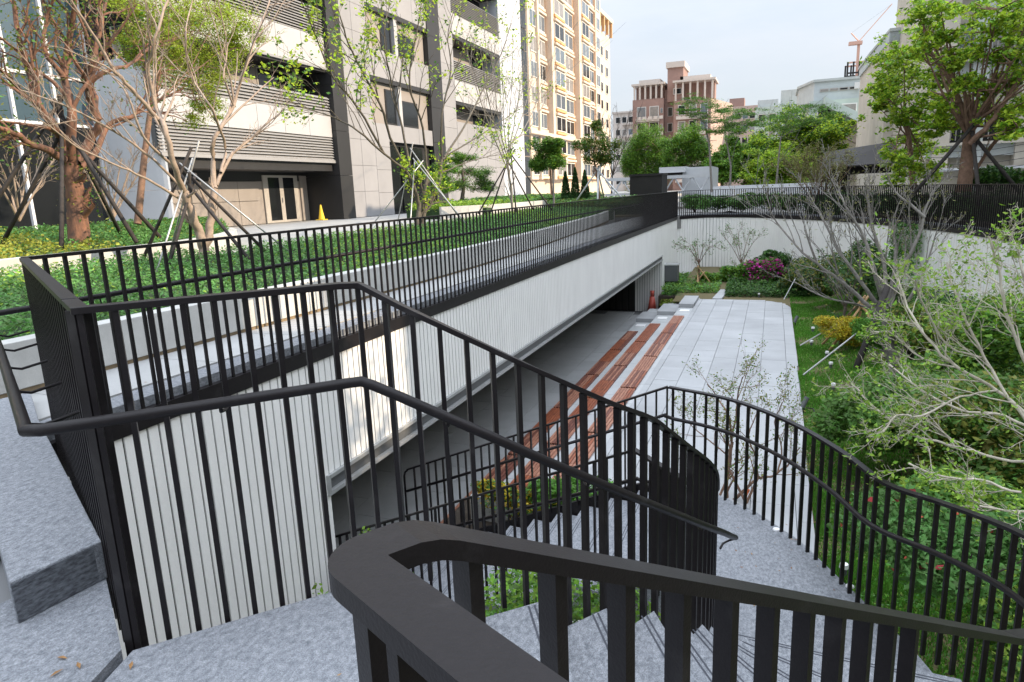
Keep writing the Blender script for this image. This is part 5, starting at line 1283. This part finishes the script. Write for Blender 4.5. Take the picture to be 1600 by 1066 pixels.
def fence_pts(n, rg):
    k = rg.integers(20, len(curve)-1, n); t_ = rg.uniform(0, 1, n); A_ = np.array([[p.x, p.y] for p in curve]); P_ = A_[k] + (A_[k+1]-A_[k])*t_[:,None]
    return P_ + np.column_stack([.5 + rg.uniform(0, 1, n)*1.3, .15 + rg.uniform(0, .4, n)])
cover('dark_hedge', fence_pts, 42000, lambda x, y: .62, .09, lf_deep, 126, thick=1.0, leaf2=lf_mid, frac2=lambda X, Y, rg: rg.uniform(size=len(X)) < .2)
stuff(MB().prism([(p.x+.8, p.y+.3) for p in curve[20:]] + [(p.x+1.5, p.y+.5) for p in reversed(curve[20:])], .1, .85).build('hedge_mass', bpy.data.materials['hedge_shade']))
# ------------------------------------------------------------------ sunken garden planting
def grassfield(n, fn, h, seed, m, name='grass'):
    rg_ = np.random.default_rng(seed); P_ = fn(n, rg_); z = np.array([gz(a, b) for a, b in P_]); a = rg_.uniform(0, 6.28, len(P_)); hh = h*rg_.uniform(.5, 1.3, len(P_)); wv = .006 + .004*rg_.uniform(0, 1, len(P_))
    le = rg_.uniform(-.5, .5, (len(P_), 2))*hh[:,None]; ca, sa = np.cos(a)*wv*1.3, np.sin(a)*wv*1.3
    V = np.stack([np.column_stack([P_[:,0]-ca, P_[:,1]-sa, z-.01]), np.column_stack([P_[:,0]+ca, P_[:,1]+sa, z-.01]), np.column_stack([P_[:,0]+le[:,0], P_[:,1]+le[:,1], z+hh])], axis=1).reshape(-1,3)
    return stuff(link(name, np_mesh(name, V, np.arange(3*len(P_)).reshape(-1,3), m)))
def lawn_pts(n, rg_):
    y_ = 7.6 + 21*rg_.uniform(0, 1, n)**1.3; x0 = np.where(y_ < 17, .68, .74); x_ = x0 + rg_.uniform(0, 1, n)**1.2*2.6
    k = np.sin(x_*3.1+y_*1.9)+np.sin(y_*3.7-x_*2.2) + rg_.uniform(-1.2, 1.2, n) > -.9
    return np.column_stack([x_, y_])[k]
grassfield(130000, lawn_pts, .055, 120, lf_grass)
def lawn2(n, rg_):
    return np.column_stack([rg_.uniform(.3, 4, n), rg_.uniform(3.0, 8.2, n)])
grassfield(60000, lawn2, .06, 121, lf_grass)
cover('clover', rect(.6, 2.2, 3.4, 8.5, 1.0), 12000, lambda x, y: gz(x, y)+.02, .045, lf_bright, 129, thick=.05, leaf2=lf_hedge, frac2=lambda X, Y, rg: rg.uniform(size=len(X)) < .5)
# clover / creeping cover on the lawn
cover('clover', rect(.8, 3.4, 7, 26, 1.3), 26000, lambda x, y: gz(x, y)+.02, .045, lf_bright, 122, thick=.05, leaf2=lf_grass, frac2=lambda X, Y, rg: rg.uniform(size=len(X)) < .5)
cover('ground_cover', rect(2.0, 4.6, 3.4, 9.5, 1.0), 24000, lambda x, y: gz(x, y)+.16, .075, lf_mid, 123, thick=.28, leaf2=lf_lime, frac2=lambda X, Y, rg: rg.uniform(size=len(X)) < .3)
cover('ground_cover', rect(-1.7, 2.6, 28.2, 33.5), 22000, lambda x, y: gz(x, y)+.20, .10, lf_deep, 124, thick=.3, leaf2=lf_mid, frac2=lambda X, Y, rg: rg.uniform(size=len(X)) < .4)
cover('ground_cover', rect(3.2, 5.6, 8, 30, 1.0), 36000, lambda x, y: gz(x, y)+.25, .10, lf_mid, 125, thick=.45, leaf2=lf_deep, frac2=lambda X, Y, rg: rg.uniform(size=len(X)) < .45)
def gbush(px, py, Y, rx, rz, n, size, leaf, seed, lab, name='shrub', leaf2=None, frac=.2, ry=None, **k):
    p = aty(px, py, Y); return bush(name, lab, 'shrub', p, rx, ry or rx, rz, n, size, leaf, seed, leaf2, frac, **k)
gbush(1190, 425, 31.2, 1.1, .72, 8000, .11, lf_mid, 130, 'azalea shrub covered in bright magenta flowers by the far wall', 'azalea', lf_pink, .33)
gbush(1155, 428, 31.6, .95, .55, 6500, .11, lf_bright, 131, 'bright green leafy shrub left of the magenta azalea', leaf2=lf_hedge, frac=.4)
gbush(1118, 440, 31.8, .8, .50, 5500, .13, lf_mid, 132, 'broad leaved green shrub at the foot of the small wall tree', leaf2=lf_bright, frac=.4)
gbush(1085, 455, 30.6, .7, .40, 4500, .10, lf_hedge, 133, 'low green shrub beside the grey cabinet', leaf2=lf_mid, frac=.4)
gbush(1058, 474, 28.6, .85, .22, 4500, .07, lf_olive, 134, 'low yellow green shrub strip beside the end steps', leaf2=lf_lime, frac=.4, ry=.5)
gbush(1215, 405, 33.0, 1.0, .5, 5000, .11, lf_deep, 135, 'dark shrub behind the magenta azalea at the wall', leaf2=lf_mid, frac=.3)
gbush(1255, 430, 29.0, 1.1, .75, 9000, .10, lf_deep, 136, 'large dark olive shrub right of the azalea', leaf2=lf_olive, frac=.3)
gbush(1300, 425, 26.0, 1.2, .85, 10000, .10, lf_deep, 137, 'rounded dark olive shrub under the bare garden tree', leaf2=lf_olive, frac=.35)
gbush(1345, 420, 24.0, 1.0, .9, 8000, .10, lf_deep, 138, 'tall dark shrub left of the bare tree against the curved wall', leaf2=lf_mid, frac=.35)
gbush(1318, 512, 19.3, .85, .42, 7500, .06, lf_gold, 139, 'golden yellow leaved shrub on the lawn edge', 'golden_shrub', leaf2=lf_yellow, frac=.5)
gbush(1372, 520, 17.5, .75, .40, 8000, .10, lf_grass, 140, 'fresh green grassy clump beside the golden shrub', 'grass_clump', leaf2=lf_mid, frac=.35, aspect=.2, upb=.0)
gbush(1455, 515, 15.0, 1.0, .55, 7000, .10, lf_mid, 141, 'mid green shrub against the curved wall behind the pale twigs', leaf2=lf_olive, frac=.35)
gbush(1570, 510, 12.5, .9, .6, 6000, .09, lf_mid, 142, 'green shrub at the right edge against the curved wall', leaf2=lf_bright, frac=.3)
gbush(1362, 655, 11.2, .85, .5, 10000, .085, lf_mid, 143, 'dark green shrub on the lawn left of the pale branches', leaf2=lf_mid, frac=.3)
gbush(1440, 640, 10.6, 1.2, .75, 11000, .09, lf_mid, 144, 'large dark shrub mass beneath the pale twiggy branches', leaf2=lf_mid, frac=.45)
gbush(1545, 690, 9.2, 1.1, .7, 10000, .085, lf_mid, 145, 'mid green shrub mass low at the right edge', leaf2=lf_olive, frac=.35)
gbush(1500, 585, 12.4, 1.0, .6, 7000, .09, lf_mid, 146, 'leafy green shrub behind the pale twigs halfway to the wall', leaf2=lf_lime, frac=.3)
gbush(1500, 860, 5.6, .9, .35, 7500, .06, lf_hedge, 147, 'low green shrub with a few red specks beyond the outer railing', leaf2=lf_red, frac=.006, ry=.7)
gbush(1510, 790, 6.8, .7, .3, 6000, .06, lf_mid, 148, 'low bright green shrub beyond the outer railing at the right edge', leaf2=lf_lime, frac=.35, ry=.7)
gbush(800, 785, 7.9, .75, .28, 5000, .055, lf_hedge, 149, 'green and yellow shrub between the lower flight and the benches', leaf2=lf_gold, frac=.45, ry=.35)
gbush(885, 775, 8.1, .7, .30, 5000, .065, lf_grass, 150, 'bright green leafy shrub beside the lower flight', leaf2=lf_mid, frac=.35, ry=.35)
# raised kerbs there
k_ = MB(); p = aty(905, 745, 8.5); k_.box(p.x-1.6, p.x+.9, 8.35, 8.5, FL, PL+.12); o = k_.build('planter_kerb', concrete_m); tag(o, 'pale kerb of the small planting bed beside the lower flight', 'kerb')
structure(MB().box(-4.3, -2.61, 7.2, 9.19, FL, PL-.25).build('planting_bed', soil_m))
# plants in the stair well
for k, (x_, y_, z_, rr_) in enumerate(((-1.35, 3.9, -1.55, .55), (-.85, 4.1, -1.75, .45), (-1.9, 4.5, -2.0, .6), (-2.6, 4.2, -2.3, .6))):
    bush('well_shrub', ('fresh green shrub growing up in the stair well behind the near corner rail', 'green shrub under the curved end of the stair well', 'green shrub in the stair well in front of the lower flight', 'green shrub at the foot of the white wall in the stair well')[k], 'shrub', (x_, y_, z_), rr_, rr_*.7, .75, 2600, .05, lf_mid, 160+k, lf_bright, .45, group='shrubs in the stair well')
wg = thing('well_planting_bed', 'dark soil bed at the bottom of the stair well', 'planting bed', (-2, 4, -3.2)); MB().prism([(-4.38, 2.6), (-1.2, 2.5), (-.6, 3.1), (-.35, 4.3), (-1.0, 5.1), (-4.38, 5.6)], FL, -2.7).build('soil', soil_m, wg)
# creeping stems against the white wall (near bottom)
for k, (px, py) in enumerate(((495, 935), (540, 880), (575, 845))):
    p = atx(px, py, -3.9); bush('creeper', ('small green creeper sprig low before the white wall', 'green creeper sprig left of the near rail corner', 'green creeper sprig above the near rail corner')[k], 'plant', (p.x, p.y, p.z-.1), .16, .16, .3, 90, .06, lf_bright, 170+k, nst=3)

# small tree in front of the platform with pale stakes
p0 = atz(1137, 778, PL); Yt = p0.y
L6 = [lim([(1137,800),(1134,765),(1140,720),(1143,690)], .035, .022, 'y', Yt), lim([(1143,690),(1138,650),(1120,620),(1105,600)], .018, .006, 'y', Yt, .2, 1), lim([(1143,690),(1150,650),(1152,620),(1160,590)], .018, .006, 'y', Yt, .2, 2),
      lim([(1140,790),(1170,760),(1185,748),(1210,742),(1235,722),(1250,700)], .025, .008, 'y', Yt, .15, 3), lim([(1185,748),(1180,715),(1170,680),(1185,640)], .015, .006, 'y', Yt, .2, 4), lim([(1140,715),(1110,690),(1085,670),(1065,650)], .012, .005, 'y', Yt, .2, 5), lim([(1215,740),(1222,700),(1210,660),(1225,625)], .012, .005, 'y', Yt, .2, 6)]
tree('small_tree', 'small thin tree with sparse leaves in front of the pale platform', 'tree', tuple(p0), L6, bark_brown, lf_olive, .036, 181, per=4, lspread=.04, minlv=2, levels=3, kids=(11,5,3), lenf=(.62,.55,.5), spread=(.95,.8,.8), upb=.12, twig_r=.0018, leaf2=lf_mid, frac2=.4)
t = thing('tree_stakes', 'pale canes with orange tape crossing at the small tree by the platform', 'stakes', tuple(p0))
for a, b in (((1118,790),(1140,740)), ((1175,805),(1140,735)), ((1160,800),(1185,745))):
    MB().tube([aty(a[0], a[1], Yt-.15), aty(b[0], b[1], Yt)], .018, 6).build('stake', bark_brown, t)
MB().tube([aty(1170, 765, Yt-.05), aty(1166, 775, Yt-.06), aty(1168, 785, Yt-.04)], [.02, .012, .004], 5).build('tape', tape_m, t)
# small wall trees
def walltree(px0, Y, seed, lab, hpx=95, spreadpx=45):
    b = aty(px0, 462, Y); Ls = [lim([(px0,462),(px0+1,430),(px0,405)], .035, .025, 'y', Y)] + [lim([(px0,412),(px0+d*.5,385),(px0+d,462-hpx+abs(d)*.3)], .016, .006, 'y', Y, .3, k) for k, d in enumerate((-spreadpx,-spreadpx*.5,-5,spreadpx*.45,spreadpx))]
    tree('wall_tree', lab, 'tree', tuple(b), Ls, bark_brown, lf_mid, .07, seed, per=2, lspread=.07, minlv=2, levels=3, kids=(5,4,3), lenf=(.5,.5,.5), twig_r=.005, leaf2=lf_hedge, frac2=.4)
walltree(1092, 31.0, 191, 'small fine leaved tree in front of the white wall beside the cabinet', 82, 36)
walltree(1158, 32.2, 192, 'small airy tree in front of the white wall behind the azalea', 105, 30)
stake_set(tuple(aty(1092, 466, 31.0)), 3, 1.3, .035, cane_m, 25, 1.2, label='pale cane tripod at the small fine leaved wall tree', phase=.6)
stake_set(tuple(aty(1160, 452, 32.2)), 3, 1.2, .03, cane_m, 26, .8, label='short pale cane tripod above the azalea', phase=.3)
stake_set((atz(1300, 520, PL+.1).x+.6, 20.0, gz(2.2, 20)), 5, 1.3, .035, cane_m, 27, 1.1, label='orange pale cane stakes around the shrub at the lawn edge', phase=.2)
# small dark tree with those canes
L7 = [lim([(1312,545),(1318,500),(1322,470)], .05, .03, 'y', 20)] + [lim([(1320,480),(1320+d*.5,450),(1320+d,415)], .02, .008, 'y', 20, .3, k) for k, d in enumerate((-40,-18,5,25,45))]
tree('dark_small_tree', 'small dark leaved tree on canes at the lawn edge', 'tree', tuple(aty(1312, 545, 20)), L7, bark_dark, lf_deep, .09, 193, per=3, lspread=.1, minlv=2, levels=3, kids=(6,4,3), lenf=(.5,.5,.5), twig_r=.006, leaf2=lf_olive, frac2=.3)
# large bare garden tree
Yg = 15.5
L8 = [lim([(1392,640),(1395,560),(1385,500),(1378,470)], .10, .07, 'y', Yg)] + [lim(p_, r_, .008, 'y', Yg, .35, 30+k) for k, (p_, r_) in enumerate((
      ([(1380,500),(1340,462),(1300,430),(1255,395),(1215,350),(1195,320)], .045), ([(1380,490),(1345,440),(1310,390),(1285,340),(1262,300)], .045), ([(1382,480),(1365,420),(1350,370),(1320,320),(1305,285)], .05),
      ([(1385,475),(1380,410),(1362,350),(1355,310),(1350,285)], .045), ([(1390,480),(1410,420),(1435,370),(1448,320),(1462,290)], .055), ([(1388,470),(1400,400),(1395,350),(1408,310)], .04),
      ([(1400,500),(1430,450),(1452,400),(1470,340)], .04), ([(1392,510),(1350,480),(1290,465),(1240,440)], .03), ([(1445,340),(1400,300),(1385,270)], .03)))]
tree('bare_garden_tree', 'wide bare grey tree with fine upswept twigs in front of the curved wall', 'tree', tuple(aty(1392, 640, Yg)), L8, bark_grey, lf_willow, .07, 201, per=1, lspread=.06, minlv=3, levels=3, kids=(8,4,3), lenf=(.40,.5,.5), spread=(.5,.6,.7), upb=.35, twig_r=.005, aspect=.3)
t = thing('tree_prop', 'thick dark timber prop leaning into the bare garden tree', 'stakes', tuple(atz(1340, 572, PL)))
MB().tube([aty(1338, 575, 14.6), aty(1388, 445, 15.3)], .06, 10).build('stake', stake_m, t, smooth=True); MB().tube([aty(1425, 560, 16.2), aty(1384, 455, 15.6)], .06, 10).build('stake', stake_m, t, smooth=True)
t = thing('guy_rods', 'thin pale metal rods slanting over the lawn to the garden tree', 'stakes', tuple(atz(1255, 590, PL)))
for a, Ya, b, Yb in (((1255,586), 16.6, (1340,520), 17.5), ((1250,540), 19.3, (1320,500), 19.6), ((1225,468), 26.5, (1247,428), 27.2)):
    MB().tube([aty(a[0], a[1], Ya), aty(b[0], b[1], Yb)], .018, 6).build('rod', metalstake_m, t)
# willow like brown green crowns above the curved fence (px 1230-1330, y 240-330)
Ls = [lim([(1285,345),(1283,320)], .06, .05, 'y', 33)] + [lim([(1284,330),(1284+d*.5,290),(1284+d,245+abs(d)*.3)], .03, .008, 'y', 33, .5, k) for k, d in enumerate((-65,-48,-30,-15,0,16,32,48))]
tree('willowy_tree', 'brownish willowy crown of fine upright twigs over the curved fence', 'tree', tuple(aty(1285, 345, 33)), Ls, bark_brown, lf_willow, .12, 203, per=6, lspread=.12, minlv=2, levels=3, kids=(6,4,3), lenf=(.45,.5,.5), upb=.35, twig_r=.006, aspect=.22)
# vine on the curved wall
rg_ = np.random.default_rng(207); t = thing('wall_vine', 'hanging green vine on the curved wall behind the bare tree', 'vine', (4.6, 24, 0))
P_ = []
for k in range(14):
    y_ = 24.6 + .09*k*1.6; x_ = np.interp(y_, [22.7, 26.4], [4.95, 3.9]) - .09; ln = rg_.uniform(.8, 2.3); z_ = -rg_.uniform(0, 1, 130)*ln; P_.append(np.column_stack([x_+rg_.normal(0, .03, 130), y_+rg_.normal(0, .05, 130), z_]))
link('leaves', leaf_mesh('leaves', np.concatenate(P_), .10, lf_hedge, rg_, .1, .5), t)

# foreground twiggy tree at the right, trunk outside the view
def tw(pts, r0, Y0, Y1, sd):
    rg2 = random.Random(sd); n_ = len(pts)
    return ([aty(a, b, Y0+(Y1-Y0)*k/(n_-1)+rg2.uniform(-.12,.12)) for k, (a, b) in enumerate(pts)], r0, .007)
L9 = [tw([(1720,980),(1690,820),(1660,720),(1620,660)], 0.0276, 5.6, 5.6, 1),
      tw([(1620,660),(1560,610),(1500,575),(1450,530),(1420,480),(1400,430)], 0.0131, 5.6, 6.2, 2),
      tw([(1640,690),(1570,650),(1500,640),(1440,610),(1390,570)], 0.0117, 5.6, 6.6, 3),
      tw([(1650,700),(1590,640),(1540,560),(1500,480),(1480,410)], 0.0124, 5.6, 6.0, 4),
      tw([(1640,640),(1600,560),(1570,480),(1560,420),(1545,370)], 0.0124, 5.6, 5.5, 5),
      tw([(1660,720),(1580,720),(1500,700),(1430,680),(1370,640),(1330,600)], 0.0117, 5.5, 5.9, 6),
      tw([(1670,760),(1600,770),(1530,750),(1470,745),(1420,725)], 0.0104, 5.4, 5.2, 7),
      tw([(1560,610),(1500,620),(1440,650),(1400,650),(1370,690)], 0.0076, 5.7, 5.4, 8),
      tw([(1660,600),(1620,500),(1600,430),(1590,390)], 0.0117, 5.6, 5.2, 9),
      tw([(1500,575),(1440,560),(1390,520),(1360,520)], 0.0069, 5.9, 6.3, 10),
      tw([(1690,820),(1640,800),(1580,800),(1530,790)], 0.0090, 5.3, 4.9, 11),
      tw([(1540,560),(1480,540),(1440,470),(1430,440)], 0.0069, 5.8, 5.4, 12)]
tree('twiggy_tree', 'near tree with pale whitish twigs and small yellow green leaves at the right edge', 'tree', tuple(aty(1720, 980, 5.6)), L9, twig_m, lf_lime, .036, 211, per=2, lspread=.03, minlv=3, levels=3, kids=(15,5,4), lenf=(.40,.5,.5), spread=(.7,.8,.8), upb=.18, wig=.2, twig_r=.0021, leaf2=lf_bright, frac2=.5, aspect=.5)

# garden spot lights and cables
def spot(px, py, lab, big=False):
    p = atz(px, py, PL+.02); t = thing('garden_spotlight', lab, 'spotlight', (p.x, p.y, gz(p.x, p.y)))
    g_ = gz(p.x, p.y)
    if big:
        MB().tube([(p.x, p.y, g_), (p.x, p.y, g_+.16)], .014, 6).build('stem', cord_m, t); MB().tube([(p.x-.03, p.y, g_+.13), (p.x+.05, p.y+.05, g_+.33)], .05, 10).build('head', box_m, t)
    else:
        MB().tube([(p.x, p.y, g_), (p.x, p.y, g_+.12)], .035, 8).build('stem', box_m, t); MB().cone(p.x, p.y, g_+.121, g_+.17, .05, .045, 12).build('head', lamp_m, t)
    return p
spot(1256, 640, 'black spotlight with a cable on the lawn beside the platform edge', True)
spot(1243, 505, 'black spotlight pair near the far corner of the lawn', True)
for k, (px, py) in enumerate(((1270, 517), (1268, 536), (1292, 555), (1298, 572), (1302, 603), (1186, 463), (1318, 895))):
    spot(px, py, ('small white topped garden light, farthest on the lawn', 'small white topped garden light, second along the lawn', 'small white topped garden light under the slanting rods', 'small white topped garden light in front of the golden shrub', 'small white topped garden light, midway down the lawn', 'small white topped garden light beyond the far edge of the platform', 'small white topped garden light next to the stair landing edge')[k])
p = atz(1256, 640, PL); o = MB().tube([(p.x+.05, p.y, gz(p.x, p.y)+.1), (p.x+.16, p.y-.1, gz(p.x, p.y)+.12), (p.x+.22, p.y-.5, gz(p.x, p.y)+.04), (p.x+.2, p.y-.9, gz(p.x, p.y)+.02)], .012, 6).build('cable', cord_m, smooth=True); tag(o, 'black cable curling from the spotlight over the lawn', 'cable')
# wires in front of the pillar building
wr = thing('overhead_wires', 'thin dark overhead wires crossing in front of the pillar building', 'wires', (10, 36, 3))
for k in range(5):
    a = aty(1395, 232+9*k, 37); b = aty(1620, 222+11*k, 33); m_ = a.lerp(b, .5) + Vector((0, 0, -.25))
    MB().tube([a, a.lerp(m_, .5)+Vector((0,0,-.08)), m_, m_.lerp(b, .5)+Vector((0,0,-.08)), b], .012, 4).build('wire', cord_m, wr)

# leaf litter scattered on the paving and the granite
rg_ = np.random.default_rng(303); P_ = []
for n_, (x0, x1, y0, y1, z_) in ((70, (-2.5, .55, 8, 26, PL+.008)), (7, (-2.7, -1.9, .6, 1.4, .006)), (12, (-1.6, -.5, .4, 1.8, .006)), (40, (-.7, .6, 5.0, 6.6, ZL+.006)), (50, (-5.2, -4.75, 2, 26, .088))):
    P_.append(np.column_stack([rg_.uniform(x0, x1, n_), rg_.uniform(y0, y1, n_)**1.0, np.full(n_, z_)]))
P_ = np.concatenate(P_)
stuff(link('leaf_litter', leaf_mesh('leaf_litter', P_, .028, lf_dry, rg_, 6, .35)))
